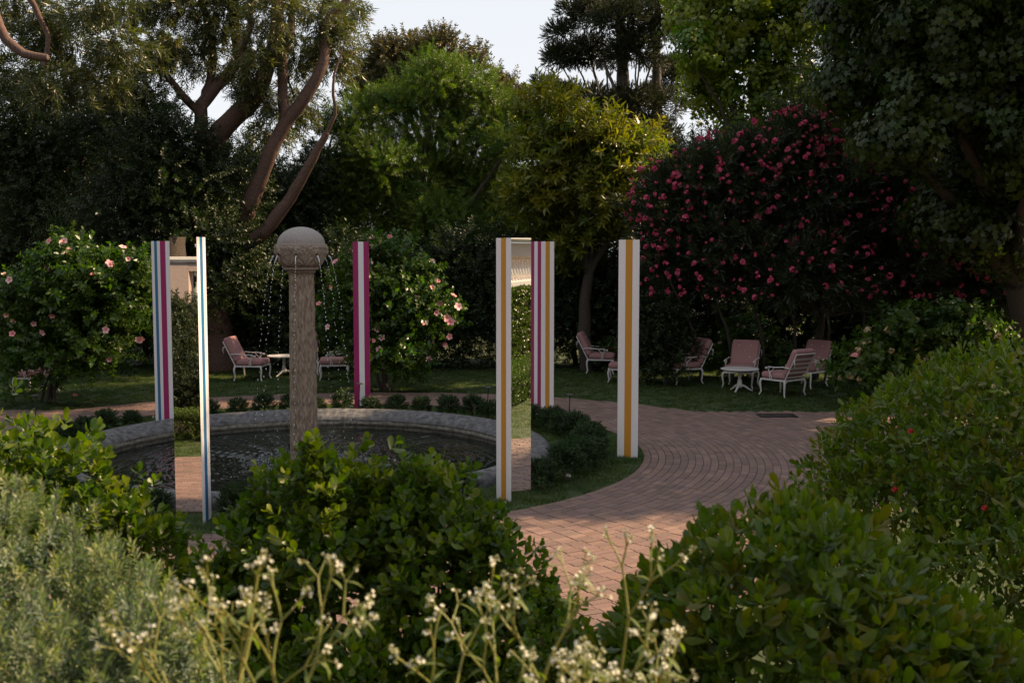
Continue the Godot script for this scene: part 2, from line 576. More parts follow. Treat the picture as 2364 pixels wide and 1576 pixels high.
func paved(p: Vector3) -> bool:
	if Vector2(p.x - LAWN.x, p.z - LAWN.z).length() < 5.25: return false
	if Vector2(p.x - RING.x, p.z - RING.z).length() < 8.12: return true
	if p.x > 2.0 and p.z > -21.75 and p.z < -17.2 and p.x < 13.0: return true
	if p.x < -8.0 and p.z > -22.0 and p.z < -19.4 and p.x > -15.0: return true
	return false

func grounded(z: float, x: float) -> float:
	return 1.45 * clampf((z + 6.8) / 7.15, 0.0, 1.0) if x > -14.0 and x < 6.5 else 0.0

func ground_and_paths() -> void:
	# the ground: rings round the pool, open in the middle for the basin
	var b := MB.new()
	var radii := [3.6, 4.0, 5.0, 6.0, 8.0, 10.0, 13.0, 17.0, 24.0, 36.0, 60.0, 120.0, 320.0]
	var sides := 96
	for r in radii:
		for k in sides:
			var a := TAU * k / sides
			b.vert(POOL + Vector3(cos(a) * r, 0, sin(a) * r), Vector3.UP)
	for i in radii.size() - 1:
		for k in sides:
			var p := i * sides + k; var q := i * sides + (k + 1) % sides
			b.tri(p, q, p + sides); b.tri(q, q + sides, p + sides)
	struct("ground", b.done(), M.lawn, "short mown lawn of the garden")
	# bank of planted soil in front of the terrace
	b = MB.new()
	var nx := 24; var nz := 24
	for i in nx + 1:
		for k in nz + 1:
			var x := -14.0 + 20.4 * i / nx; var z := -7.0 + 7.3 * k / nz
			var y := grounded(z, 0.0) + 0.05 * noise.get_noise_2d(x * 40, z * 40) + 0.012
			if i == 0 or i == nx or k == 0: y = -0.05
			b.vert(Vector3(x, y, z), Vector3(0, 1, -0.2).normalized())
	for i in nx:
		for k in nz:
			var p := i * (nz + 1) + k
			b.tri(p, p + nz + 1, p + 1); b.tri(p + 1, p + nz + 1, p + nz + 2)
	struct("planting_bank", b.done(), M.soil, "sloping bank of planted soil below the terrace")
	# path: sand bed, then bricks laid in rings round the lawn circle
	b = MB.new()
	var st := 0.4
	for i in 72:
		for k in 50:
			var o := Vector3(-15.4 + i * st, 0.018, -26.0 + k * st)
			var inside := 0
			for q in [Vector3(st, 0, st), Vector3(-st, 0, st), Vector3(st, 0, -st), Vector3(-st, 0, -st)]:
				if paved(o + q * 0.5): inside += 1
			if inside >= 4:
				b.quad(o + Vector3(-st, 0, -st) * 0.5, o + Vector3(st, 0, -st) * 0.5, o + Vector3(st, 0, st) * 0.5, o + Vector3(-st, 0, st) * 0.5, Vector3.UP)
	var path := struct("path", b.done(), M.bed, "brick path laid in rings round the fountain")
	var bm := MB.new()
	bm.soft_box(Transform3D.IDENTITY, Vector3(0.2085, 0.05, 0.1055), 0.005, 0.0, 1)
	var brick := bm.done()
	var all := []
	var row := 0
	var r := 5.25 + 0.056
	while r < 17.0:
		var cnt := int(TAU * r / 0.2145)
		var off := 0.5 * (row % 2) + rf(-0.08, 0.08)
		for k in cnt:
			var a := TAU * (k + off) / cnt
			var p := LAWN + Vector3(cos(a) * r, 0, sin(a) * r)
			if not paved(p): continue
			if p.x < -9.5 and p.z > -13.5: continue
			p.y = 0.004 + rf(-0.003, 0.003)
			all.append([p.distance_to(Vector3(0.8, 3.2, -2.0)) + (0.0 if p.x > -0.4 and absf(p.x) < 0.4 * -p.z else 40.0), Transform3D(Basis.from_euler(Vector3(rf(-0.012, 0.012), -a + PI / 2 + rf(-0.012, 0.012), rf(-0.008, 0.008))), p)])
		r += 0.1115
		row += 1
	all.sort_custom(func(x, y): return x[0] < y[0])
	var ts := []
	var cs := PackedColorArray()
	var tones := [Color(0.24, 0.145, 0.11), Color(0.21, 0.132, 0.105), Color(0.265, 0.165, 0.13), Color(0.23, 0.14, 0.12), Color(0.19, 0.122, 0.102)]
	for i in all.size():
		var t: Transform3D = all[i][1]
		if i < 300:
			var o := put("brick", brick, M.bricks[rng.randi() % 5], path)
			o.transform = t
		else:
			ts.append(t)
			var c: Color = tones[rng.randi() % 5] * rf(0.85, 1.12)
			c.a = 1.0
			cs.append(c)
	multi("paving_bricks", brick, M.brick_many, ts, cs, path)
	print("bricks ", all.size())
	# grass
	var tufts := []
	for k in 3:
		var g := MB.new()
		for i in 34:
			var p := Vector3(rf(-0.08, 0.08), 0, rf(-0.08, 0.08))
			var d := Vector3(rf(-0.5, 0.5), 1, rf(-0.5, 0.5)).normalized()
			var s := d.cross(rv()).normalized()
			var l := rf(0.025, 0.06)
			var q := rf(0.7, 1.3)
			g.col = Color(q * rf(0.9, 1.3), q, q)
			var nn := (Vector3.UP + d * 0.3).normalized()
			var k0 := g.vert(p - s * 0.002, nn); g.vert(p + s * 0.002, nn); g.vert(p + d * l + Vector3(d.x, 0, d.z) * l * 0.4, nn)
			g.tri(k0, k0 + 1, k0 + 2)
		tufts.append(g.done())
	var areas := [[Vector2(-9.2, -23.6), Vector2(3.2, -11.8), 150.0, 1], [Vector2(-14.5, -30.5), Vector2(11.0, -20.5), 90.0, 0], [Vector2(4.0, -17.2), Vector2(14.0, -8.5), 60.0, 0], [Vector2(-9.5, -9.6), Vector2(-3.0, -6.7), 70.0, 0]]
	for ar in areas:
		ts = []
		cs = PackedColorArray()
		var size: Vector2 = ar[1] - ar[0]
		for i in int(size.x * size.y * ar[2]):
			var p := Vector3(rf(ar[0].x, ar[1].x), 0, rf(ar[0].y, ar[1].y))
			var rr := Vector2(p.x - POOL.x, p.z - POOL.z).length()
			var lr := Vector2(p.x - LAWN.x, p.z - LAWN.z).length()
			if ar[3] == 1:
				if rr < 3.95 or lr > 5.29: continue
			elif paved(p - Vector3(p.x - RING.x, 0, p.z - RING.z).normalized() * 0.03) or lr < 6.0: continue
			ts.append(Transform3D(Basis(Vector3.UP, rf(0, TAU)).scaled(Vector3.ONE * rf(0.7, 1.3)), p))
			var patch := 0.5 + 0.9 * noise.get_noise_2d(p.x * 25, p.z * 25)
			var c := Color(0.7, 0.9, 0.75).lerp(Color(1.35, 1.15, 1.0), clampf(patch, 0, 1)) * rf(0.75, 1.25)
			c.a = 1.0
			cs.append(c)
		var o := multi("grass", tufts[0], M.lf_grass, ts, cs)
		tag(o, ["short grass growing round the fountain and the striped columns", "short grass of the lawn beyond the brick path", "sunlit grass of the side lawn", "grass strip beside the low hedge"][areas.find(ar)], "grass", "", "stuff")

# ---------------------------------------------------------------- fountain
func fountain() -> void:
	var t := thing("fountain_basin", "round grey stone basin with a broad rounded rim around the fountain pillar", "fountain basin", POOL)
	var rough := func(r: float, a: float, y: float) -> float:
		return r + 0.012 * noise.get_noise_3d(cos(a) * 160.0, sin(a) * 160.0, y * 300.0) + 0.006 * noise.get_noise_3d(cos(a) * 900.0, sin(a) * 900.0, y * 900.0)
	var prof := []
	for p in [[3.30, 0.03], [3.325, 0.065], [3.345, 0.085], [3.37, 0.098], [3.44, 0.135], [3.52, 0.165], [3.60, 0.185], [3.68, 0.19], [3.75, 0.18], [3.81, 0.15], [3.845, 0.10], [3.85, 0.04], [3.85, -0.1]]:
		prof.append(Vector2(p[0], p[1]))
	prof.reverse()
	var b := MB.new()
	b.lathe(prof, 260, rough)
	put("coping", b.done(), M.coping, t)
	b = MB.new()
	prof = []
	for p in [[3.302, 0.032], [3.31, 0.01], [3.29, -0.02], [3.295, -0.06], [3.33, -0.075], [3.335, -0.14], [3.33, -0.5]]:
		prof.append(Vector2(p[0], p[1]))
	b.lathe(prof, 260, func(r, a, y): return r + 0.02 * noise.get_noise_3d(cos(a) * 220.0, sin(a) * 220.0, y * 500.0))
	put("inner_wall", b.done(), M.basin, t)
	b = MB.new()
	b.lathe([Vector2(3.4, -0.5), Vector2(0.0, -0.5)], 48)
	put("basin_floor", b.done(), M.basin, t)
	# water
	b = MB.new()
	var nr := 110; var na := 260
	var srcs := []
	for k in 8:
		var a := TAU * (k + 0.3) / 8
		srcs.append(Vector2(cos(a), sin(a)) * rf(0.62, 0.75))
	var hh := func(p: Vector2) -> float:
		var h := 0.0
		for s in srcs:
			var q: float = (p - s).length()
			h += 0.0045 * sin(q * 40.0) / (0.35 + q * 0.9)
		h += 0.0022 * noise.get_noise_2d(p.x * 420, p.y * 420) + 0.003 * noise.get_noise_2d(p.x * 150, p.y * 150)
		var ce := p.length()
		h += 0.02 * exp(-pow((ce - 0.68) / 0.25, 2.0)) * noise.get_noise_2d(p.x * 900, p.y * 900)
		return h
	for i in nr + 1:
		var r := 3.345 * pow(float(i) / nr, 0.85)
		for k in na:
			var a := TAU * k / na
			var p := Vector2(cos(a), sin(a)) * r
			var e := 0.012
			var h0: float = hh.call(p)
			var nn := Vector3(h0 - hh.call(p + Vector2(e, 0)), e, h0 - hh.call(p + Vector2(0, e))).normalized()
			b.vert(POOL + Vector3(p.x, -0.13 + h0, p.y), nn)
	for i in nr:
		for k in na:
			var p := i * na + k; var q := i * na + (k + 1) % na
			b.tri(p, q, p + na); b.tri(q, q + na, p + na)
	struct("pool_water", b.done(), M.water, "dark rippled water in the fountain basin")
	# pillar
	t = thing("fountain_pillar", "carved stone pillar topped by a domed stone ball spouting water", "fountain", POOL)
	b = MB.new()
	var carve := func(r: float, a: float, y: float) -> float:
		var m := 14.0
		var u := fposmod(a / TAU * m, 1.0)
		var zig := absf(u - 0.5) * 2.0
		var ph := fposmod(y * 7.5 + zig * 0.9, 1.0)
		return r + 0.012 * absf(ph - 0.5) * 2.0 + 0.010 * absf(zig - 0.5) - 0.008 + 0.008 * noise.get_noise_3d(cos(a) * 120.0, y * 130.0, sin(a) * 120.0)
	prof = []
	for i in 190:
		var y := -0.5 + 3.36 * i / 189.0
		prof.append(Vector2(lerpf(0.217, 0.186, (y + 0.5) / 3.36), y))
	b.lathe(prof, 112, carve)
	put("shaft", b.done(), M.shaft, t)
	b = MB.new()
	prof = []
	for p in [[0.16, 2.82], [0.205, 2.825], [0.215, 2.84], [0.205, 2.855], [0.225, 2.86], [0.262, 2.87], [0.272, 2.89], [0.262, 2.912], [0.235, 2.92], [0.2, 2.925]]:
		prof.append(Vector2(p[0], p[1]))
	b.lathe(prof, 64, func(r, a, y): return r + 0.004 * noise.get_noise_3d(cos(a) * 200.0, y * 200.0, sin(a) * 200.0))
	put("collar", b.done(), M.bowl, t)
	b = MB.new()
	prof = []
	for i in 50:
		var k := i / 49.0
		var y := 2.91 + 0.345 * k
		var r := 0.25 + 0.14 * sin(pow(k, 0.62) * 1.5708)
		if k > 0.93: r = 0.398
		prof.append(Vector2(r, y))
	prof.append(Vector2(0.395, 3.262)); prof.append(Vector2(0.36, 3.268))
	var bowl := func(r: float, a: float, y: float) -> float:
		var k := (y - 2.91) / 0.345
		if k > 0.93: return r + 0.004 * noise.get_noise_2d(a * 200.0, y * 300.0)
		var u := fposmod(a / TAU * 8.0, 1.0) - 0.5
		var fan := 0.010 * sin(atan2(u * 0.30, maxf(k - 0.02, 0.01)) * 16.0) * clampf(1.3 - k * 1.7, 0.0, 1.0)
		var leafy := 0.020 * noise.get_noise_3d(cos(a) * 480.0, y * 640.0, sin(a) * 480.0) * clampf(k * 2.2 - 0.5, 0.0, 1.0)
		var mask := 0.034 * exp(-pow((absf(u) - 0.5) / 0.14, 2.0) - pow((k - 0.66) / 0.17, 2.0))
		return r + fan + leafy + mask + 0.014 * clampf(k * 3.0 - 1.6, 0.0, 1.0)
	b.lathe(prof, 260, bowl)
	put("bowl", b.done(), M.bowl, t)
	b = MB.new()
	prof = []
	for i in 26:
		var a := PI * 0.5 * i / 25.0
		prof.append(Vector2(cos(a) * 0.362, 3.262 + sin(a) * 0.268))
	b.lathe(prof, 96, func(r, a, y): return r * (1.0 + 0.006 * absf(sin(a * 12.0)) + 0.008 * noise.get_noise_3d(cos(a) * 250.0, y * 300.0, sin(a) * 250.0)))
	put("dome", b.done(), M.dome, t)
	for k in 8:
		var a := TAU * (k + 0.0) / 8
		b = MB.new()
		b.ball(Vector3(cos(a) * 0.415, 3.105, sin(a) * 0.415), Vector3(0.018, 0.016, 0.018), 8, 6)
		put("spout", b.done(), M.hole, t)
	for k in 8:
		var a := TAU * k / 8
		var o := Vector3(cos(a), 0, sin(a))
		b = MB.new()
		var y := 3.09
		var tm := 0.0
		while true:
			var gap := rf(0.012, 0.022) if tm > 0.13 else 0.006
			tm += gap
			var sp := 0.46
			var p := POOL + o * (0.415 + sp * tm) + Vector3(0, y - 0.1 * tm - 4.905 * tm * tm, 0) + rv() * (0.004 + 0.02 * tm)
			if p.y < -0.1: break
			var s := rf(0.0045, 0.0075)
			b.ball(p, Vector3(s, s * rf(1.2, 2.6), s), 5, 4)
		var side := ["right side of the ball", "right front of the ball", "front of the ball", "left front of the ball", "left side of the ball", "left back of the ball", "back of the ball", "right back of the ball"]
		var j := thing("water_jet", "thin jet of water drops falling from the " + side[k], "water jet", Vector3.ZERO, 0.0, "water jets of the fountain")
		put("drops", b.done(), M.drop, j).set_meta("kind", "stuff")
	# splash drops on the water
	b = MB.new()
	for i in 260:
		var a := rf(0, TAU); var r := 0.66 + rng.randfn(0.0, 0.16)
		b.ball(POOL + Vector3(cos(a) * r, -0.125 + absf(rng.randfn(0, 0.035)), sin(a) * r), Vector3.ONE * rf(0.003, 0.008), 5, 3)
	var sp := put("splash_drops", b.done(), M.drop)
	tag(sp, "splashing drops where the jets hit the pool water", "splash", "", "stuff")

# ---------------------------------------------------------------- striped and mirrored columns
func columns() -> void:
	var H := 3.33; var S := 0.314
	# position, turn of face 0 (degrees from facing the camera, to the right), faces 0..3 turning on to the right, label
	var list := [
		[Vector3(-6.31, 0, -20.44), 45.6, ["magenta", "mirror", "magenta", "blue"], "square column with a blue striped and a magenta striped face, farthest to the left"],
		[Vector3(-3.75, 0, -13.05), -2.7, ["mirror", "blue", "magenta", "mirror"], "square column with a mirror face and a blue striped face before the basin"],
		[Vector3(-2.95, 0, -22.2), -1.6, ["magenta", "mirror", "yellow", "magenta"], "square column with one broad magenta striped face behind the basin, right of the pillar"],
		[Vector3(0.02, 0, -14.23), 37.0, ["mirror", "magenta", "mirror", "yellow"], "square column with a yellow striped face and a mirror showing a white balustrade"],
		[Vector3(0.58, 0, -21.45), 37.0, ["yellow", "mirror", "mirror", "magenta"], "square column with magenta striped and yellow striped faces behind the box shrubs"],
		[Vector3(1.79, 0, -17.24), -5.9, ["yellow", "mirror", "yellow", "magenta"], "square column with one broad yellow stripe standing alone at the lawn's edge"],
	]
	var strip := MB.new()
	strip.box(Transform3D.IDENTITY, Vector3(S / 3.0 - 0.0006, H, 0.004))
	var strip_mesh := strip.done()
	var panel := MB.new()
	panel.box(Transform3D.IDENTITY, Vector3(S - 0.001, H, 0.004))
	var panel_mesh := panel.done()
	var core := MB.new()
	core.box(Transform3D(Basis.IDENTITY, Vector3(0, H / 2, 0)), Vector3(S - 0.006, H - 0.004, S - 0.006))
	var core_mesh := core.done()
	for c in list:
		var t := thing("striped_column", c[3], "column", c[0], deg_to_rad(c[1]), "striped and mirrored columns round the fountain")
		put("core", core_mesh, M.edge, t)
		for k in 4:
			var rot := Basis(Vector3.UP, PI / 2 * k)
			var what: String = c[2][k]
			if what == "mirror":
				put("mirror", panel_mesh, M.mirror, t).transform = Transform3D(rot, rot * Vector3(0, H / 2, S / 2 - 0.001))
				continue
			for j in 3:
				var inner: bool = j == 1
				var coloured: bool = inner != (what == "magenta")
				var nm: String = what if coloured else "white"
				put(nm + "_stripe", strip_mesh, M[nm], t).transform = Transform3D(rot, rot * Vector3((j - 1) * S / 3.0, H / 2, S / 2 - 0.001))

# ---------------------------------------------------------------- terrace and house wing (seen in the mirrors)
func baluster_mesh() -> ArrayMesh:
	var b := MB.new()
	var prof := []
	for p in [[0.055, 0.0], [0.055, 0.03], [0.035, 0.045], [0.03, 0.07], [0.05, 0.11], [0.068, 0.17], [0.072, 0.22], [0.062, 0.29], [0.042, 0.40], [0.03, 0.50], [0.028, 0.56], [0.045, 0.585], [0.032, 0.61], [0.055, 0.635], [0.055, 0.665]]:
		prof.append(Vector2(p[0], p[1]))
	b.lathe(prof, 14)
	return b.done()

func terrace() -> void:
	var bal := baluster_mesh()
	# terrace wall behind the camera
	var t := thing("terrace_wall", "pale plastered terrace wall with a moulded top and baluster openings", "wall", Vector3(0, 0, 0.4))
	var b := MB.new()
	b.box(Transform3D(Basis.IDENTITY, Vector3(-8.0, 0.85, 2.2)), Vector3(30, 1.7, 4.0))
	put("retaining_wall", b.done(), M.plaster_mauve, t)
	var xs := [-20.0, -8.62, -7.0, -5.4]   # solid from, opening, solid, opening
	for seg in [[-20.0, -9.0], [-7.28, -5.6]]:
		b = MB.new()
		b.box(Transform3D(Basis.IDENTITY, Vector3((seg[0] + seg[1]) / 2, 2.28, 0.36)), Vector3(seg[1] - seg[0], 1.16, 0.3))
		put("parapet", b.done(), M.plaster_mauve, t)
	for y in [[1.80, 0.2], [2.76, 0.2]]:
		b = MB.new()
		b.box(Transform3D(Basis.IDENTITY, Vector3(-8.14, y[0], 0.36)), Vector3(1.71, y[1], 0.29))
		put("opening_rail", b.done(), M.plaster_mauve, t)
	for k in 6:
		put("baluster", bal, M.plaster, t).position = Vector3(-8.83 + k * 0.27, 1.95, 0.36)
	b = MB.new()
	b.box(Transform3D(Basis.IDENTITY, Vector3(-12.8, 2.965, 0.36)), Vector3(14.4, 0.07, 0.42))
	b.box(Transform3D(Basis.IDENTITY, Vector3(-12.8, 2.90, 0.36)), Vector3(14.3, 0.055, 0.36))
	put("moulding", b.done(), M.plaster, t)
	# palm in a planter on the terrace
	var p := thing("palm_tree", "thick fibrous palm trunk rising above the terrace wall", "palm", Vector3(-10.05, 1.7, 2.4))
	b = MB.new()
	limb(b, [Vector3(0, 0, 0), Vector3(0.02, 1.5, 0), Vector3(0, 3.2, 0)], 0.3, 0.24, 12, 0.03)
	put("trunk", b.done(), M.bark, p)
	for k in 14:
		var a := TAU * k / 14.0
		b = MB.new()
		b.blade(Vector3(0, 3.1, 0), Vector3(cos(a), rf(0.3, 1.0), sin(a)).normalized(), Vector3(-sin(a), 0, cos(a)), 1.9, 0.35, [0.2, 0.7, 1.0, 0.8, 0.05], 0.45, 0.3)
		put("frond", b.done(), M.lf_ivy, p)
	# house wing to the right, mirrored by the yellow and mirror column
	var o := Vector3(16.4, 0, -9.4)
	var turn := atan2(0.0, -1.0)      # local +z faces the garden
	t = thing("house_wing", "white house wing with a balustrade above a creeper-clad wall, seen in a mirror", "building", o, turn)
	b = MB.new()
	b.box(Transform3D(Basis.IDENTITY, Vector3(0, 1.06, -0.6)), Vector3(9.0, 2.12, 1.0))
	put("wall", b.done(), M.plaster, t)
	b = MB.new()
	b.box(Transform3D(Basis.IDENTITY, Vector3(0, 2.20, -0.3)), Vector3(9.1, 0.15, 0.5))
	put("plinth", b.done(), M.plaster, t)
	for k in 30:
		var q := put("baluster", bal, M.plaster, t)
		q.position = Vector3(-4.35 + k * 0.3, 2.275, -0.3)
		q.scale = Vector3(1.45, 1.05, 1.45)
	b = MB.new()
	b.box(Transform3D(Basis.IDENTITY, Vector3(0, 3.16, -0.3)), Vector3(9.1, 0.37, 0.46))
	put("fascia", b.done(), M.plaster_pink, t)
	b = MB.new()
	b.box(Transform3D(Basis.IDENTITY, Vector3(0, 3.40, -0.28)), Vector3(9.2, 0.07, 0.62))
	b.box(Transform3D(Basis.IDENTITY, Vector3(0, 3.49, -0.25)), Vector3(9.3, 0.09, 0.78))
	put("cornice", b.done(), M.plaster, t)
	b = MB.new()
	b.box(Transform3D(Basis.IDENTITY, Vector3(0, 2.7, -1.9)), Vector3(9.0, 5.4, 0.4))
	put("rear_wall", b.done(), M.plaster_pink, t)
	# creeper on the wing's wall and low hedges
	var sp := spray(12, 0.16, 0.07, 0.05, 0.2)
	var ts := []; var cs := PackedColorArray()
	for i in 3200:
		var q := Vector3(rf(-4.5, 4.5), rf(0.0, 2.12), rf(-0.12, 0.14))
		ts.append(Transform3D(bas(Vector3(rf(-0.6, 0.6), rf(-0.4, 0.7), 1.0), rf(0, TAU), rf(0.8, 1.3)), q))
		var c := Color(1, 1, 1).lerp(Color(1.5, 1.2, 0.8), rng.randf()) * rf(0.7, 1.2)
		c.a = 1.0; cs.append(c)
	var iv := thing("wall_creeper", "dense green creeper covering the wall below the white balustrade", "creeper", o, turn)
	multi("foliage", sp, M.lf_ivy, ts, cs, iv)
	var hm := [[thing("low_hedge", "low clipped hedge before the creeper-clad wall, seen in a mirror", "hedge", Vector3(11.5, 0, -11.2), turn), 9.0, 0.55, 0.9],
		[thing("low_hedge", "low clipped hedge between grass strip and terrace bank, seen in a mirror", "hedge", Vector3(-6.0, 0, -7.3), 0.0), 5.0, 0.42, 0.6]]
	var bs := spray(16, 0.1, 0.03, 0.018, 0.3)
	for h in hm:
		ts = []; cs = PackedColorArray()
		for i in int(h[1] * 700):
			var q := Vector3(rf(-h[1] / 2, h[1] / 2), 0, 0)
			var f := rng.randi() % 3
			if f == 0: q += Vector3(0, h[2], rf(-h[3] / 2, h[3] / 2))
			elif f == 1: q += Vector3(0, rf(0, h[2]), h[3] / 2)
			else: q += Vector3(0, rf(0, h[2]), rf(-h[3] / 2, h[3] / 2))
			ts.append(Transform3D(bas(Vector3(rf(-0.6, 0.6), 0.5, rf(-0.6, 0.8)), rf(0, TAU), rf(0.8, 1.3)), q))
			var c := Color(1, 1, 1) * rf(0.7, 1.3); c.a = 1.0; cs.append(c)
		multi("foliage", bs, M.lf_ivy, ts, cs, h[0])
	# shrubs below the terrace, mirrored by the blue column
	var sp2 := spray(12, 0.2, 0.06, 0.035, 0.3)
	for k in 13:
		var at := Vector3(-12.2 + k * 1.75, 0, -0.9) if k < 5 else Vector3(-11.5 + ((k - 5) % 4) * 1.8, grounded(-3.0, 0) - 0.55 if k < 9 else -0.35, -3.0 if k < 9 else -5.2)
		var s := thing("bank_shrub", "leafy green shrub against the terrace wall, seen in a mirror", "shrub", at, 0.0, "shrubs against the terrace wall")
		var fl := fill([[Vector3(0, 1.1, 0), Vector3(1.0, 0.75, 0.6)], [Vector3(0.3, 0.8, -0.7), Vector3(0.9, 0.7, 0.6)]], 10.0, 0.2, 9, 1.0, 0.2, Color(1, 1, 0.9), Color(1.5, 1.3, 0.9))
		multi("foliage", sp2, M.lf_dark, fl[0], fl[1], s)

# ---------------------------------------------------------------- trees
func masses(key: String) -> Array:
	var out := []
	for q in MASS[key]:
		out.append([Vector3(q[0], q[1], q[2]), Vector3(q[3], q[4], q[5])])
	return out

func to_trunk(key: String, base: Vector3, r0: float) -> Array:
	# a trunk up into the crown and a branch to every mass
	var ms := masses(key)
	var top := Vector3.ZERO
	var low := 99.0
	for q in ms:
		top += q[0] / ms.size()
		low = minf(low, q[0].y)
	var fork := base.lerp(Vector3(top.x, 0, top.z), 0.4)
	fork.y = maxf(low * 0.75, base.y + 0.6)
	var out := [[[base, (base + fork) / 2 + Vector3(rf(-0.15, 0.15), 0, rf(-0.1, 0.1)), fork], r0, r0 * 0.7]]
	for q in ms:
		var e: Vector3 = q[0]
		out.append([[fork, fork.lerp(e, 0.5) + Vector3(rf(-0.2, 0.2), 0.25, rf(-0.2, 0.2)), e, e + Vector3(rf(-0.3, 0.3), q[1].y * 0.7, 0)], r0 * rf(0.35, 0.5), r0 * 0.08])
	return out

func trees() -> void:
	var base := Vector3.ZERO
	# eucalyptus with big red-brown limbs
	var t := thing("eucalyptus_tree", "tall eucalyptus with red-brown bare limbs and hanging leaves behind the fountain", "tree")
	var tr := [
		[[Vector3(-7.7, -0.1, -29.5), Vector3(-7.88, 2.44, -29.5), Vector3(-7.99, 4.92, -29.5), Vector3(-8.01, 5.92, -29.5)], 0.5, 0.22],
		[[Vector3(-7.99, 5.75, -29.5), Vector3(-8.04, 6.57, -29.5), Vector3(-7.95, 7.0, -29.5), Vector3(-7.23, 8.05, -29.9), Vector3(-7.28, 9.0, -30.1), Vector3(-7.33, 10.16, -30.3)], 0.2, 0.1],
		[[Vector3(-7.99, 5.03, -29.5), Vector3(-7.51, 6.11, -29.2), Vector3(-6.53, 6.97, -28.9), Vector3(-6.08, 7.76, -28.6), Vector3(-5.82, 8.91, -28.5), Vector3(-5.9, 11.2, -28.6)], 0.30, 0.1],
		[[Vector3(-7.83, 1.88, -29.5), Vector3(-6.91, 3.81, -28.9), Vector3(-6.27, 5.16, -28.6), Vector3(-5.65, 6.3, -28.5), Vector3(-4.73, 7.67, -28.5), Vector3(-4.72, 8.62, -28.7), Vector3(-4.16, 9.41, -28.9), Vector3(-3.2, 11.0, -29.0)], 0.28, 0.06],
		[[Vector3(-7.84, 2.44, -29.5), Vector3(-7.06, 3.32, -28.7), Vector3(-6.31, 3.5, -28.3), Vector3(-5.37, 4.62, -28.0), Vector3(-4.62, 5.78, -27.8), Vector3(-4.5, 6.0, -27.78)], 0.26, 0.09],
		[[Vector3(-7.95, 7.0, -29.5), Vector3(-7.81, 8.32, -30.0), Vector3(-8.13, 9.49, -30.3), Vector3(-8.3, 11.5, -30.3)], 0.12, 0.05],
		[[Vector3(-5.65, 6.3, -28.5), Vector3(-5.84, 7.39, -29.0), Vector3(-5.7, 8.89, -29.5), Vector3(-5.3, 11.0, -29.6)], 0.15, 0.06],
		[[Vector3(-4.75, 5.61, -27.9), Vector3(-4.31, 6.48, -27.7), Vector3(-4.33, 7.19, -27.6), Vector3(-4.1, 8.03, -27.7)], 0.06, 0.02],
		[[Vector3(-6.53, 6.97, -28.9), Vector3(-6.72, 7.97, -28.6), Vector3(-6.46, 9.12, -28.5), Vector3(-6.6, 11.0, -28.5)], 0.11, 0.05],
		[[Vector3(-8.03, 6.6, -29.5), Vector3(-8.6, 7.3, -29.2), Vector3(-9.6, 8.6, -29.0)], 0.12, 0.05]]
	for k in 16:
		var s: Vector3 = masses("EUC")[k % 15][0]
		var f := Vector3.ZERO
		for q in range(1, 10):
			for p in tr[q][0]:
				if p.distance_to(s) < f.distance_to(s): f = p
		tr.append([[f, f.lerp(s, 0.5) + Vector3(0, 0.3, 0) + rv() * 0.25, s + rv() * 0.3], 0.045, 0.012])
	var euc := strand(18, 0.36, 0.17, 0.026)
	var fl := fill(masses("EUC"), 2.5, 0.36, 15, 1.0, 1.1, Color(0.8, 0.85, 0.85), Color(1.5, 1.25, 0.9), 0.3, 0.75)
	tree_parts(t, tr, M.bark_euc, euc, M.lf_euc, fl)
	t = thing("eucalyptus_tree", "eucalyptus limb and hanging leaves reaching in at the top left corner", "tree")
	tr = [[[Vector3(-13.5, -0.1, -22.5), Vector3(-13.0, 4.0, -22.5), Vector3(-11.6, 8.6, -22.6)], 0.4, 0.2],
		[[Vector3(-11.6, 8.6, -22.6), Vector3(-10.6, 8.25, -22.5), Vector3(-10.03, 7.5, -22.5), Vector3(-9.79, 7.12, -22.5), Vector3(-9.16, 6.91, -22.5)], 0.15, 0.08],
		[[Vector3(-11.6, 8.6, -22.6), Vector3(-10.6, 9.3, -23.6), Vector3(-9.88, 8.01, -24.0), Vector3(-9.71, 7.56, -24.0), Vector3(-9.82, 7.0, -24.0)], 0.09, 0.05]]
	fl = fill(masses("EUC2"), 2.6, 0.36, 14, 1.0, 1.1, Color(0.6, 0.65, 0.6), Color(1.0, 0.95, 0.75), 0.3, 0.75)
	tree_parts(t, tr, M.bark_euc, euc, M.lf_euc, fl)
	# dark evergreens on the left
	var dark := spray(18, 0.34, 0.085, 0.04, 0.25)
	var defs := [["DARKL1", Vector3(-12.6, -0.1, -30), "dark dense evergreen tree at the left edge above the hibiscus"], ["DARKL2", Vector3(-8.6, -0.1, -28.8), "dark dense evergreen tree left of the eucalyptus trunk"], ["DARKL3", Vector3(-6.6, -0.1, -33), "dark evergreen tree between the eucalyptus limbs and the bright green tree"], ["DARKR", Vector3(7.2, -0.1, -31.2), "dark evergreen tree behind the top of the oleander"], ["BACK1", Vector3(-14.0, -0.1, -44), "distant dark tree closing the view at the far left"], ["BACK2", Vector3(-5.0, -0.1, -44), "distant dark tree behind the eucalyptus and fountain"], ["BACK3", Vector3(5.0, -0.1, -44), "distant dark tree behind the conifer"], ["BACK4", Vector3(14.0, -0.1, -44), "distant dark tree closing the view at the far right"]]
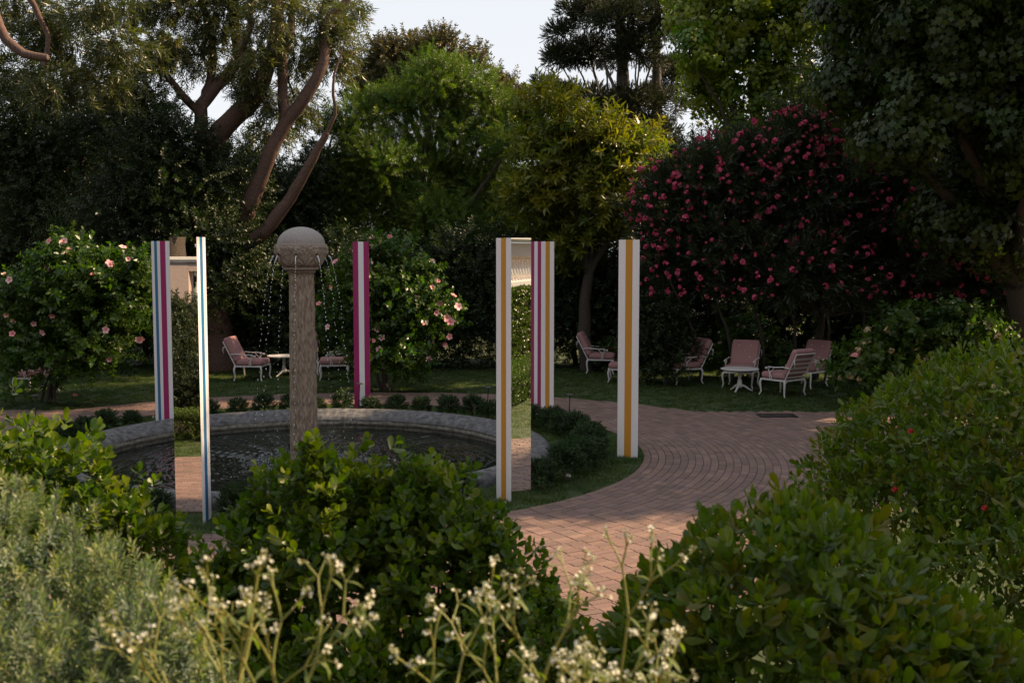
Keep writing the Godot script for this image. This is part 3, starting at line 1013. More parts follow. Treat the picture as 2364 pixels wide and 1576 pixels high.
	for d in defs:
		t = thing("evergreen_tree", d[2], "tree", base, 0.0, "dark evergreens behind the lawn")
		var dm := masses(d[0])
		if d[0] == "DARKR": dm.append([Vector3(10.0, 15.2, -31.0), Vector3(2.6, 2.2, 1.8)])
		fl = fill(dm, 3.4, 0.42, 13, 1.0, 0.2, Color(0.9, 1, 0.9), Color(1.5, 1.4, 0.9), 0.4)
		tree_parts(t, to_trunk(d[0], d[1], 0.22), M.bark, dark, M.lf_dark, fl)
	# bright green tree in the middle
	t = thing("pepper_tree", "bright green feathery tree lit by the sun in the middle of the background", "tree")
	fl = fill(masses("PEPPER"), 4.2, 0.30, 15, 1.0, 0.3, Color(0.8, 1.0, 0.9), Color(1.6, 1.3, 0.8), 0.25, 0.8)
	tree_parts(t, to_trunk("PEPPER", Vector3(-2.6, -0.1, -33.2), 0.3), M.bark, spray(34, 0.42, 0.075, 0.02, 0.3), M.lf_fine, fl)
	t = thing("oak_tree", "olive brown tree top rising behind the bright green tree", "tree")
	fl = fill(masses("OAK"), 4.2, 0.34, 14, 1.0, 0.1, Color(1, 1, 0.9), Color(1.9, 1.35, 0.9), 0.3)
	tree_parts(t, to_trunk("OAK", Vector3(-2.4, -0.1, -38.5), 0.3), M.bark, spray(14, 0.3, 0.10, 0.055, 0.4), M.lf_oak, fl)
	t = thing("magnolia_tree", "yellow-green broad-leaved tree above the yellow and magenta columns", "tree")
	fl = fill(masses("MAGN"), 3.4, 0.34, 10, 1.2, 0.15, Color(0.8, 1.0, 0.8), Color(2.0, 1.5, 0.8), 0.3)
	tree_parts(t, to_trunk("MAGN", Vector3(2.0, -0.1, -29.4), 0.2), M.bark, spray(13, 0.34, 0.17, 0.055, 0.3), M.lf_magnolia, fl)
	t = thing("conifer_tree", "tall dark layered conifer against the sky", "tree")
	tr = to_trunk("PINE", Vector3(4.6, -0.1, -42.3), 0.16)
	tr[0] = [[Vector3(4.6, -0.1, -42.3), Vector3(4.3, 4.4, -42), Vector3(4.2, 7.1, -42), Vector3(4.1, 9.4, -42), Vector3(3.92, 11.9, -42)], 0.45, 0.16]
	tr.append([[Vector3(5.5, 4.0, -42.4), Vector3(5.35, 8.0, -42.2), Vector3(5.3, 12, -42)], 0.3, 0.12])
	tr.append([[Vector3(4.35, 6.7, -41.2), Vector3(3.8, 8.5, -41), Vector3(3.3, 9.8, -41)], 0.12, 0.05])
	fl = fill(masses("PINE"), 6.0, 0.30, 34, 1.0, 0.1, Color(0.9, 1, 0.9), Color(1.5, 1.3, 0.9), 0.35)
	tree_parts(t, tr, M.bark_pale, needles(44, 0.17, 0.06), M.lf_pine, fl)
	t = thing("lime_tree", "sunlit yellow-green leafy tree at the top right with sky showing through", "tree")
	fl = fill(masses("LIME"), 1.9, 0.42, 13, 1.0, 0.15, Color(0.75, 1.0, 0.8), Color(1.8, 1.35, 0.8), 0.25)
	tree_parts(t, to_trunk("LIME", Vector3(7.4, -0.1, -34.4), 0.25), M.bark, maple(9, 0.4, 0.17), M.lf_lime, fl)
	t = thing("plane_tree", "big dark plane tree with lobed leaves filling the upper right corner", "tree")
	tr = to_trunk("PLANE", Vector3(11.6, -0.1, -24.4), 0.42)
	var pl := masses("PLANE")
	pl.append([Vector3(8.6, 9.7, -19.8), Vector3(2.8, 1.4, 1.9)])
	pl.append([Vector3(9.8, 14.4, -25.3), Vector3(2.6, 2.6, 2.6)])
	fl = fill(pl, 3.7, 0.42, 14, 1.0, 0.2, Color(0.8, 1, 0.8), Color(1.5, 1.35, 0.8), 0.4)
	tree_parts(t, tr, M.bark, maple(11, 0.34, 0.135), M.lf_maple, fl)
	# trees out of the frame on the right, which shade the garden
	var lone := [[[[Vector3(9.5, 7.5, -9.0), Vector3(1.6, 1.6, 1.5)], [Vector3(9.7, 8.6, -7.1), Vector3(1.4, 0.8, 1.1)], [Vector3(9.6, 9.4, -9.0), Vector3(1.3, 0.8, 1.0)]], Vector3(10.9, -0.1, -8.8), "small shade tree beside the right lawn outside the picture"],
		[[[Vector3(14.5, 8.5, -20.2), Vector3(3.0, 4.5, 2.4)], [Vector3(14.5, 13.9, -19.8), Vector3(1.6, 1.3, 1.6)], [Vector3(14.5, 20.4, -19.8), Vector3(1.6, 1.2, 1.6)], [Vector3(15.0, 15.5, -23.0), Vector3(2.5, 3.5, 2.5)]], Vector3(15.2, -0.1, -20.2), "broad shade tree beyond the right edge beside the side lawn"]]
	lone.append([[[Vector3(15.2, 9.5, -28.6), Vector3(3.2, 4.6, 2.8)]], Vector3(15.8, -0.1, -28.8), "spreading shade tree beyond the right edge behind the oleander"])
	for k in 5:
		lone.append([[[Vector3(-14.0 + k * 7.0, 4.6, 9.5), Vector3(3.9, 4.2, 2.5)], [Vector3(-11.0 + k * 7.0, 8.0, 11.0), Vector3(2.8, 3.0, 2.2)]], Vector3(-13.5 + k * 7.0, 1.6, 9.8), "%s shade tree in the row behind the terrace outside the picture" % ["first", "second", "third", "fourth", "fifth"][k]])
	for k in 3:
		lone.append([[[Vector3(-15.5 - k * 0.6, 5.5, -16.0 + k * 5.5), Vector3(2.6, 4.2, 3.0)]], Vector3(-15.8 - k * 0.6, -0.1, -16.0 + k * 5.5), "%s shade tree beyond the left edge outside the picture" % ["far", "middle", "near"][k]])
	for d in lone:
		t = thing("shade_tree", d[2], "tree", base, 0.0, "shade trees outside the picture")
		fl = fill(d[0], 2.6, 0.5, 14, 1.15, 0.2, Color(0.8, 1, 0.8), Color(1.4, 1.3, 0.8), 0.4)
		var e: Vector3 = d[0][0][0]
		tree_parts(t, [[[d[1], d[1].lerp(e, 0.5), e], 0.3, 0.12]], M.bark, maple(8, 0.36, 0.17), M.lf_maple, fl)
	# thicket behind the lawn
	for k in 12:
		var spots := ["at the left edge behind the hibiscus", "above the chair at the left edge", "left of the eucalyptus limb", "behind the fountain ball", "left of the broad magenta column", "behind the hibiscus right of the broad magenta column", "between the mirror column and the lone yellow column", "right of the lone yellow column", "behind the chairs at the foot of the oleander", "below the middle of the oleander", "behind the hydrangea", "at the right edge below the plane tree"]
		t = thing("thicket_shrub", "dark leafy thicket shrub " + spots[k], "shrub", base, 0.0, "dark shrubs of the thicket behind the lawn")
		var ms := masses("TH%d" % k)
		fl = fill(ms, 3.2, 0.36, 12, 1.0, 0.15, Color(0.8, 1, 0.85), Color(1.5, 1.4, 0.9), 0.45)
		var low := fill([[Vector3(ms[0][0].x, 0.5, ms[0][0].z + 0.2), Vector3(ms[0][1].x * 1.1, 0.7, 0.7)]], 3.5, 0.3, 10, 1.0, 0.15, Color(0.8, 1, 0.85), Color(1.4, 1.3, 0.9), 0.3)
		fl[0].append_array(low[0]); fl[1].append_array(low[1])
		tree_parts(t, to_trunk("TH%d" % k, Vector3(ms[0][0].x, -0.05, ms[0][0].z), 0.08), M.bark, dark, M.lf_dark, fl, "foliage")
	# boundary wall behind everything
	var b := MB.new()
	b.box(Transform3D(Basis.IDENTITY, Vector3(0, 1.2, -46.0)), Vector3(90, 2.5, 0.3))
	var wl := put("boundary_wall", b.done(), M.plaster)
	tag(wl, "plain garden boundary wall hidden behind the trees", "wall", "", "thing")

# ---------------------------------------------------------------- flowers
func flower_mesh(r: float, petals: int, width: float, cup: float, c0: Color, c1: Color) -> ArrayMesh:
	# opens towards +y
	var b := MB.new()
	for k in petals:
		var a := TAU * k / petals
		var d := Vector3(cos(a), cup, sin(a)).normalized()
		var s := Vector3(-sin(a), 0, cos(a))
		var o := Vector3.ZERO
		var nn := d.cross(s).normalized()
		if nn.y < 0: nn = -nn
		b.col = c0
		var i0 := b.vert(o, nn)
		b.col = c1
		var i1 := b.vert(o + d * r * 0.6 - s * r * width * 0.5, nn)
		var i2 := b.vert(o + d * r * 0.6 + s * r * width * 0.5, nn)
		var i3 := b.vert(o + d * r + s * r * width * 0.28 - nn * r * 0.12, nn)
		var i4 := b.vert(o + d * r - s * r * width * 0.28 - nn * r * 0.12, nn)
		b.tri(i0, i1, i2); b.tri(i1, i4, i2); b.tri(i2, i4, i3)
	b.col = Color(1.0, 0.75, 0.3)
	b.tube([Vector3.ZERO, Vector3(r * 0.05, r * 0.6, 0)], [r * 0.05, r * 0.03], 4)
	return b.done()

func cluster(fm: Callable, count: int, rad: float) -> ArrayMesh:
	var b := MB.new()
	for i in count:
		var d := rv(); d.y = absf(d.y) * 0.8
		fm.call(b, d * rad * rf(0.5, 1.0), d.normalized())
	return b.done()

func blossom(b: MB, o: Vector3, d: Vector3, r: float, c0: Color, c1: Color) -> void:
	var q := bas(d, rf(0, TAU))
	for k in 5:
		var a := TAU * k / 5
		var dd := (q.x * cos(a) + q.z * sin(a) + q.y * 0.35).normalized()
		var s := (q.z * cos(a) - q.x * sin(a))
		b.col = c0.lerp(c1, rng.randf())
		b.leaf(o, dd, s, r, r * 0.85, 0.1, 0.6)

func surface_spots(ms: Array, count: int, toward: Vector3, out_by := 0.1) -> Array:
	# points on the outside of the masses, on the side of toward
	var out := []
	var guard := 0
	while out.size() < count and guard < count * 60:
		guard += 1
		var q: Array = ms[rng.randi() % ms.size()]
		var u := rv()
		if u.dot(toward) < 0.1: continue
		var p: Vector3 = q[0] + u * q[1] * 1.03 + (u / q[1]).normalized() * out_by
		var hid := false
		for z in ms:
			if z != q and ((p - z[0]) / z[1]).length() < 0.97: hid = true
		if hid: continue
		out.append([p, ((u / q[1]).normalized() + toward * 0.6).normalized()])
	return out

func garden_plants() -> void:
	# hibiscus shrubs
	var hs := spray(15, 0.26, 0.085, 0.055, 0.2)
	var fm := [flower_mesh(0.085, 5, 0.85, 0.35, Color(0.75, 0.15, 0.25), Color(1.0, 0.95, 0.95)), flower_mesh(0.07, 5, 0.8, 0.9, Color(0.8, 0.2, 0.25), Color(1.0, 0.9, 0.85))]
	for d in [["HIBL", "pink flowering hibiscus shrub at the left edge of the lawn", 30, [Vector3(-9.66, 0, -23.3), Vector3(-9.52, 0.8, -23.3), Vector3(-9.3, 1.9, -23.0)]], ["HIBC", "pink flowering hibiscus shrub behind the broad magenta column", 30, [Vector3(-2.83, 0, -25.1), Vector3(-2.87, 0.73, -25.1), Vector3(-2.85, 1.7, -25.1)]]]:
		var t := thing("hibiscus_shrub", d[1], "shrub", Vector3.ZERO, 0.0, "hibiscus shrubs on the lawn")
		var ms := masses(d[0])
		var fl := fill(ms, 4.6, 0.25, 10, 1.15, 0.15, Color(0.85, 1, 0.9), Color(1.5, 1.35, 0.8), 0.3)
		var tr := [[d[3], 0.07, 0.04]]
		for q in ms: tr.append([[d[3][1], (d[3][1] + q[0]) / 2 + Vector3(0, 0.1, 0), q[0], q[0] + Vector3(rf(-0.1, 0.1), q[1].y * 0.8, 0)], 0.03, 0.008])
		for k in 4: tr.append([[d[3][0] + Vector3(rf(-0.2, 0.2), 0, rf(-0.1, 0.1)), d[3][1] + Vector3(rf(-0.4, 0.4), 0.2, 0), d[3][2] + Vector3(rf(-0.8, 0.8), 0, 0)], 0.035, 0.012])
		tree_parts(t, tr, M.bark, hs, M.lf_hib, fl, "foliage")
		for s in surface_spots(ms, d[2], Vector3(0.1, 0.25, 1).normalized(), 0.26):
			var o := put("flower", fm[rng.randi() % 2], [M.petal_pink, M.petal_pale, M.petal_pale][rng.randi() % 3], t)
			o.transform = Transform3D(bas(s[1] + rv() * 0.4, rf(0, TAU), rf(0.85, 1.2)), s[0])
	# oleander
	var t2 := thing("oleander_shrub", "huge oleander covered with rose red flowers at the right", "shrub")
	var ms2 := masses("OLEA")
	var fl2 := fill(ms2, 4.6, 0.36, 13, 1.0, 0.0, Color(0.9, 1, 1.0), Color(1.4, 1.3, 1.0), 0.35)
	var tr2 := to_trunk("OLEA", Vector3(7.4, -0.05, -27.4), 0.12)
	for k in 9: tr2.append([[Vector3(4.6 + k * 0.75, 0, -27.0), Vector3(4.3 + k * 0.8, 1.2, -26.6), Vector3(3.6 + k * 0.95, 2.6, -26.2)], 0.045, 0.02])
	tree_parts(t2, tr2, M.bark, spray(24, 0.42, 0.15, 0.024, 0.5, 0.005, 3), M.lf_olea, fl2, "foliage")
	var cl := []
	for k in 4:
		cl.append(cluster(func(b, o, d): blossom(b, o, d, 0.05, Color(0.75, 0.7, 0.8), Color(1.25, 1.6, 1.4)), 6 + k * 2, 0.075))
	var spare := []
	for s in surface_spots(ms2, 520, Vector3(-0.15, 0.35, 1).normalized(), 0.36):
		if s[0].y > 2.1: spare.append(Transform3D(bas(s[1], rf(0, TAU), rf(0.4, 0.8)), s[0]))
	multi("small_flowers", cl[1], M.petal_rose, spare, PackedColorArray(), t2)
	var spots := surface_spots(ms2, 300, Vector3(-0.15, 0.35, 1).normalized(), 0.44)
	for s in spots:
		if s[0].y < 2.1: continue
		var o := put("flower_cluster", cl[rng.randi() % 4], M.petal_rose, t2)
		o.transform = Transform3D(bas(s[1], rf(0, TAU), rf(0.55, 1.1)), s[0])
	# shrubs near the chairs
	t2 = thing("lawn_shrub", "loose dark green shrub in front of the lounge chair right of the yellow column", "shrub")
	var ms3 := masses("SHRR")
	fl2 = fill(ms3, 10.0, 0.2, 9, 1.0, 0.1, Color(0.8, 1, 0.9), Color(1.4, 1.3, 0.9), 0.3)
	tree_parts(t2, to_trunk("SHRR", Vector3(3.6, -0.05, -26.3), 0.04), M.bark, spray(13, 0.22, 0.075, 0.035, 0.3), M.lf_dark, fl2, "foliage")
	t2 = thing("hydrangea_shrub", "broad-leaved hydrangea with faded cream and pink flower heads behind the right hedge", "shrub")
	ms3 = masses("HYDR")
	fl2 = fill(ms3, 7.0, 0.25, 9, 1.0, 0.1, Color(0.9, 1, 0.9), Color(1.5, 1.3, 0.9), 0.3)
	tree_parts(t2, to_trunk("HYDR", Vector3(8.2, -0.05, -22.6), 0.04), M.bark, spray(10, 0.24, 0.13, 0.08, 0.2), M.lf_hib, fl2, "foliage")
	var hd := cluster(func(b, o, d): blossom(b, o, d, 0.022, Color(0.8, 0.6, 0.55), Color(1.1, 1.0, 0.8)), 46, 0.085)
	for s in surface_spots(ms3, 26, Vector3(-0.3, 0.4, 1).normalized()):
		put("flower_head", hd, M.petal_cream, t2).transform = Transform3D(bas(s[1], rf(0, TAU), rf(0.7, 1.2)), s[0])
	put("flower_head", hd, M.petal_pink, t2).transform = Transform3D(Basis().scaled(Vector3.ONE * 1.3), Vector3(6.83, 1.06, -22.3))
	t2 = thing("cream_shrub", "small shrub with cream flowers behind the pink chairs", "shrub")
	ms3 = masses("CREAM")
	fl2 = fill(ms3, 9.0, 0.2, 9, 1.0, 0.1, Color(0.9, 1, 0.9), Color(1.6, 1.4, 0.9), 0.3)
	tree_parts(t2, to_trunk("CREAM", Vector3(5.85, -0.05, -27.8), 0.03), M.bark, hs, M.lf_hib, fl2, "foliage")
	for s in surface_spots(ms3, 14, Vector3(0, 0.4, 1).normalized()):
		put("flower_head", hd, M.petal_cream, t2).transform = Transform3D(bas(s[1], rf(0, TAU), rf(0.5, 0.8)), s[0])
	t2 = thing("agapanthus", "single white flower head on a stalk left of the cream shrub", "flower", Vector3(5.3, 0, -28.0))
	var b := MB.new()
	b.tube([Vector3.ZERO, Vector3(0.02, 0.5, 0), Vector3(0, 0.98, 0)], [0.008, 0.007, 0.005], 5)
	put("stalk", b.done(), M.stem, t2)
	put("flower_head", cluster(func(bb, o, d): blossom(bb, o, d, 0.05, Color(0.9, 0.9, 1), Color(1, 1, 1)), 22, 0.1), M.petal_white, t2).position = Vector3(0, 1.0, 0)
	t2 = thing("geranium", "low plant with red flowers behind the lone yellow column", "plant", Vector3(2.65, 0, -29.2))
	fl2 = fill([[Vector3(0, 0.3, 0), Vector3(0.35, 0.3, 0.3)]], 16.0, 0.15, 8, 0.9, 0.1, Color(0.8, 1, 0.9), Color(1.3, 1.2, 0.9), 0.3)
	multi("foliage", hs, M.lf_hib, fl2[0], fl2[1], t2)
	var rc := cluster(func(bb, o, d): blossom(bb, o, d, 0.03, Color(1, 1, 1), Color(1.2, 1, 1)), 16, 0.05)
	for k in 4: put("flower_head", rc, M.petal_red, t2).position = Vector3(rf(-0.2, 0.25), rf(0.55, 0.7), 0.2)
	# ring of box shrubs round the basin
	var bx := spray(20, 0.11, 0.026, 0.015, 0.35, 0.003)
	var vars := []
	for k in 3:
		var ts := []; var cs := PackedColorArray()
		for i in 300:
			var u := rv()
			if u.y < -0.5: u.y = -u.y
			var bump := 0.85 + 0.3 * noise.get_noise_3d(u.x * 60 + k * 99, u.y * 60, u.z * 60)
			var p := u * 0.2 * (1.0 if i < 230 else 0.6) * bump
			p.y += 0.21
			ts.append(Transform3D(bas(u + Vector3(0, 0.35, 0) + rv() * 0.4, rf(0, TAU), rf(0.75, 1.25)), p))
			var c := Color(0.8, 1, 0.85).lerp(Color(1.5, 1.3, 0.9), rng.randf() * rng.randf()) * rf(0.8, 1.2)
			c.a = 1.0; cs.append(c)
		vars.append([ts, cs])
	var proto := []
	var nth := {}
	for k in 52:
		var a := TAU * k / 52.0 + rf(-0.015, 0.015)
		var dir := Vector3(sin(a), 0, cos(a))
		var big := clampf((dir.x + dir.z * 0.35) * 1.1, 0.0, 1.0)
		var r := 4.26 + rf(-0.06, 0.06) + 0.22 * big
		var at := POOL + dir * r
		var close := false
		for c in [Vector3(-6.31, 0, -20.44), Vector3(-3.75, 0, -13.05), Vector3(-2.95, 0, -22.2), Vector3(0.02, 0, -14.23), Vector3(0.58, 0, -21.45)]:
			if at.distance_to(c) < 0.42: close = true
		if close: continue
		var where := "at the back of the basin"
		var deg := rad_to_deg(a)
		if deg < 25 or deg > 335: where = "at the front of the basin"
		elif deg < 75: where = "between basin and the mirror column"
		elif deg < 125: where = "at the right end of the basin"
		elif deg < 160: where = "before the magenta and yellow column"
		elif deg > 270: where = "at the front left of the basin"
		elif deg > 205: where = "at the back left of the basin"
		nth[where] = nth.get(where, 0) + 1
		var label: String = "small rounded dark box shrub %s, %s counting anticlockwise" % [where, ["first", "second", "third", "fourth", "fifth", "sixth", "seventh", "eighth", "ninth", "tenth", "eleventh", "twelfth"][mini(nth[where] - 1, 11)]]
		var sc := rf(0.72, 0.92) * (1.0 + 0.2 * big)
		var o: Node3D
		if k < 3:
			o = thing("box_shrub", label, "shrub", at, rf(0, TAU), "ring of box shrubs round the basin")
			multi("foliage", bx, M.lf_box, vars[k][0], vars[k][1], o)
			var st := MB.new()
			st.tube([Vector3(0, -0.02, 0), Vector3(0, 0.2, 0)], [0.015, 0.01], 5)
			put("stem", st.done(), M.stem_brown, o)
			proto.append(o)
		else:
			o = proto[rng.randi() % proto.size()].duplicate()
			o.name = numbered("box_shrub")
			add_child(o)
			tag(o, label, "shrub", "ring of box shrubs round the basin", "thing")
			o.position = at; o.rotation.y = rf(0, TAU)
		o.scale = Vector3(sc, sc * rf(0.9, 1.1), sc)

# ---------------------------------------------------------------- chairs and tables
func chair_parts(t: Node3D) -> void:
	var iron: Material = M.iron
	var b := MB.new()
	var y := 0.33
	var fw := 0.29; var fz := 0.30; var bz := -0.27
	for s in [[Vector3(-fw, y, fz), Vector3(fw, y, fz)], [Vector3(-fw, y, bz), Vector3(fw, y, bz)], [Vector3(-fw, y, bz), Vector3(-fw, y, fz)], [Vector3(fw, y, bz), Vector3(fw, y, fz)]]:
		b.box(Transform3D(bas(s[1] - s[0]), (s[0] + s[1]) / 2), Vector3(0.035, s[0].distance_to(s[1]) + 0.03, 0.03))
	put("seat_frame", b.done(), iron, t)
	for q in [[-1, 1], [1, 1], [-1, -1], [1, -1]]:
		b = MB.new()
		var x0: float = q[0] * fw; var z0: float = fz if q[1] > 0 else bz
		var o := Vector3(q[0] * 0.7, 0, q[1] * 0.7)
		limb(b, [Vector3(x0, y + 0.01, z0), Vector3(x0, y - 0.04, z0) + o * 0.035, Vector3(x0, y - 0.12, z0) + o * 0.03, Vector3(x0, 0.08, z0) + o * 0.005, Vector3(x0, 0.03, z0) + o * 0.02, Vector3(x0, 0.012, z0) + o * 0.045], 0.026, 0.013, 6)
		b.ball(Vector3(x0, 0.016, z0) + o * 0.04, Vector3(0.02, 0.016, 0.02))
		put("leg", b.done(), iron, t)
	# reclined back
	var b0 := Vector3(0, y, bz); var b1 := Vector3(0, 0.86, bz - 0.27)
	var bd := (b1 - b0).normalized()
	b = MB.new()
	for sx in [-1, 1]:
		b.tube([b0 + Vector3(sx * 0.28, 0, 0), b1 + Vector3(sx * 0.28, 0, 0)], [0.014, 0.014], 6)
	b.tube([b1 + Vector3(-0.28, 0, 0), b1 + Vector3(0.28, 0, 0)], [0.017, 0.017], 6)
	put("back_frame", b.done(), iron, t)
	for k in 5:
		b = MB.new()
		var p := b0.lerp(b1, 0.12 + 0.17 * k)
		b.box(Transform3D(Basis(Vector3.RIGHT, bd, Vector3.RIGHT.cross(bd)), p), Vector3(0.55, 0.028, 0.01))
		put("slat", b.done(), iron, t)
	# arms with scrolls
	for sx in [-1, 1]:
		b = MB.new()
		var x: float = sx * 0.305
		limb(b, [b0.lerp(b1, 0.48) + Vector3(x, 0, 0), Vector3(x, 0.60, -0.2), Vector3(x, 0.575, 0.0), Vector3(x, 0.585, 0.14), Vector3(x, 0.57, 0.2), Vector3(x, 0.535, 0.2), Vector3(x, 0.53, 0.165), Vector3(x, 0.55, 0.16)], 0.013, 0.012, 6)
		limb(b, [Vector3(x, 0.58, 0.08), Vector3(x, 0.53, 0.13), Vector3(x, 0.49, 0.09), Vector3(x, 0.44, 0.06), Vector3(x, 0.39, 0.10), Vector3(x, 0.34, 0.08)], 0.011, 0.012, 5)
		limb(b, [Vector3(x, 0.57, -0.02), Vector3(x, 0.51, 0.02), Vector3(x, 0.50, 0.08), Vector3(x, 0.46, 0.11), Vector3(x, 0.42, 0.06), Vector3(x, 0.37, 0.02), Vector3(x, 0.34, 0.04)], 0.009, 0.01, 5)
		b.ball(Vector3(x, 0.555, 0.18), Vector3(0.02, 0.025, 0.025))
		put("arm", b.done(), iron, t)
	b = MB.new()
	b.soft_box(Transform3D(Basis.IDENTITY, Vector3(0, 0.415, 0.035)), Vector3(0.57, 0.13, 0.60), 0.055, 0.012, 4)
	put("seat_cushion", b.done(), M.cushion, t)
	b = MB.new()
	var bn := Vector3.RIGHT.cross(bd).normalized()
	if bn.z < 0: bn = -bn
	var bb := Basis(Vector3.RIGHT, bn, Vector3.RIGHT.cross(bn))
	var ctr := b0.lerp(b1, 0.62) + bn * 0.075
	b.soft_box(Transform3D(bb, ctr), Vector3(0.58, 0.13, 0.58), 0.05, 0.012, 4)
	var bc := put("back_cushion", b.done(), M.cushion, t)
	for p in [Vector2(-0.13, 0.14), Vector2(0.13, 0.14), Vector2(0, 0.02), Vector2(-0.13, -0.12), Vector2(0.13, -0.12)]:
		b = MB.new()
		b.ball(ctr + Vector3.RIGHT * p.x + bd * p.y + bn * 0.068, Vector3(0.013, 0.013, 0.013))
		put("button", b.done(), M.button, bc)
	b = MB.new()
	for sx in [-1, 1]:
		var p := b0.lerp(b1, 0.8) + Vector3(sx * 0.295, 0, -0.01)
		limb(b, [p, p + Vector3(sx * 0.03, -0.03, -0.03), p + Vector3(sx * 0.02, -0.14, -0.03)], 0.006, 0.004, 4)
		limb(b, [p, p + Vector3(sx * 0.03, 0.0, -0.04), p + Vector3(sx * 0.035, -0.09, -0.05)], 0.006, 0.004, 4)
	put("cushion_tie", b.done(), M.button, t)

func furniture() -> void:
	var group := "pink cushioned garden lounge chairs"
	var list := [
		[Vector3(-6.35, 0, -27.3), 84.0, "pink cushioned white lounge chair in side view left of the fountain pillar"],
		[Vector3(-5.3, 0, -28.6), 8.0, "pink cushioned white lounge chair facing forward, half hidden by the fountain pillar"],
		[Vector3(-4.35, 0, -27.5), -82.0, "pink cushioned white lounge chair hidden behind the hibiscus right of the pillar"],
		[Vector3(2.3, 0, -28.9), 78.0, "pink cushioned white lounge chair in side view between the two yellow columns"],
		[Vector3(4.1, 0, -26.7), -72.0, "pink cushioned white lounge chair half hidden by the loose shrub"],
		[Vector3(5.3, 0, -25.9), -24.0, "pink cushioned white lounge chair facing forward behind the round table"],
		[Vector3(5.92, 0, -24.4), 217.0, "pink cushioned white lounge chair seen from behind with its slatted back"],
		[Vector3(6.85, 0, -26.0), -48.0, "pink cushioned white lounge chair at the right of the round table group"],
		[Vector3(-10.55, 0, -24.8), -96.0, "pink cushioned white lounge chair at the left edge behind the hibiscus"]]
	var proto: Node3D
	for i in list.size():
		var c: Array = list[i]
		if i == 0:
			proto = thing("lounge_chair", c[2], "chair", c[0], deg_to_rad(c[1]), group)
			chair_parts(proto)
		else:
			var o: Node3D = proto.duplicate()
			o.name = numbered("lounge_chair")
			add_child(o)
			tag(o, c[2], "chair", group, "thing")
			o.position = c[0]; o.rotation.y = deg_to_rad(c[1])
		(get_child(get_child_count() - 1) as Node3D).scale = Vector3.ONE * 1.1
	# footstool
	var t := thing("footstool", "pink cushioned white footstool partly hidden by the lone yellow column", "footstool", Vector3(2.62, 0, -26.9), deg_to_rad(80.0))
	var b := MB.new()
	b.soft_box(Transform3D(Basis.IDENTITY, Vector3(0, 0.41, 0)), Vector3(0.56, 0.13, 0.56), 0.05, 0.01, 4)
	put("cushion", b.done(), M.cushion, t)
	b = MB.new()
	b.box(Transform3D(Basis.IDENTITY, Vector3(0, 0.325, 0)), Vector3(0.58, 0.03, 0.58))
	put("frame", b.done(), M.iron, t)
	for q in [[-1, 1], [1, 1], [-1, -1], [1, -1]]:
		b = MB.new()
		var o := Vector3(q[0], 0, q[1]) * 0.7
		var p := Vector3(q[0] * 0.26, 0, q[1] * 0.26)
		limb(b, [p + Vector3(0, 0.32, 0), p + o * 0.04 + Vector3(0, 0.24, 0), p + Vector3(0, 0.07, 0), p + o * 0.04 + Vector3(0, 0.012, 0)], 0.025, 0.013, 6)
		put("leg", b.done(), M.iron, t)
	# round pedestal tables
	for q in [[Vector3(5.1, 0, -25.05), "round white pedestal table before the pink chairs on the right"], [Vector3(-5.72, 0, -28.1), "round white table beside the fountain pillar"]]:
		t = thing("pedestal_table", q[1], "table", q[0], 0.3, "round pedestal tables on the lawn")
		b = MB.new()
		b.lathe([Vector2(0.001, 0.485), Vector2(0.36, 0.49), Vector2(0.42, 0.505), Vector2(0.425, 0.52), Vector2(0.40, 0.53), Vector2(0.001, 0.53)], 40)
		put("table_top", b.done(), M.iron, t)
		b = MB.new()
		var prof := []
		for p in [[0.05, 0.49], [0.035, 0.46], [0.045, 0.42], [0.03, 0.38], [0.045, 0.34], [0.03, 0.30], [0.045, 0.26], [0.05, 0.2], [0.07, 0.14], [0.06, 0.09], [0.001, 0.08]]: prof.append(Vector2(p[0], p[1]))
		prof.reverse()
		b.lathe(prof, 14)
		put("pedestal", b.done(), M.iron, t)
		for k in 3:
			var a := TAU * k / 3.0 + 0.3
			var o := Vector3(cos(a), 0, sin(a))
			b = MB.new()
			limb(b, [o * 0.03 + Vector3(0, 0.14, 0), o * 0.12 + Vector3(0, 0.13, 0), o * 0.2 + Vector3(0, 0.06, 0), o * 0.3 + Vector3(0, 0.02, 0)], 0.032, 0.018, 6)
			put("foot", b.done(), M.iron, t)

# ---------------------------------------------------------------- foreground
func big_leaf(l: float, w: float, prof: Array, curl: float, fold: float) -> ArrayMesh:
	var b := MB.new()
	b.blade(Vector3.ZERO, Vector3.UP, Vector3.RIGHT, l, w, prof, curl, fold)
	return b.done()

func rosette(per: int, size: float, spread: float, shapes: Array) -> Array:
	# leaves round a shoot along +y: [shape number, transform]
	var out := []
	var a := rf(0, TAU)
	for j in per:
		a += 2.39996
		var e := lerpf(0.1, 1.2, float(j) / per) * spread + rf(-0.2, 0.2)
		var d := Vector3(cos(a) * cos(e), sin(e), sin(a) * cos(e))
		var s := Vector3.UP.cross(d).normalized().rotated(d, rf(-0.35, 0.35))
		var sc := size * rf(0.7, 1.15) * (1.0 - 0.25 * float(j) / per)
		out.append([rng.randi() % shapes.size(), Transform3D(Basis(s * sc, d * sc, s.cross(d) * sc), Vector3(0, 0.007 * j * size, 0))])
	return out

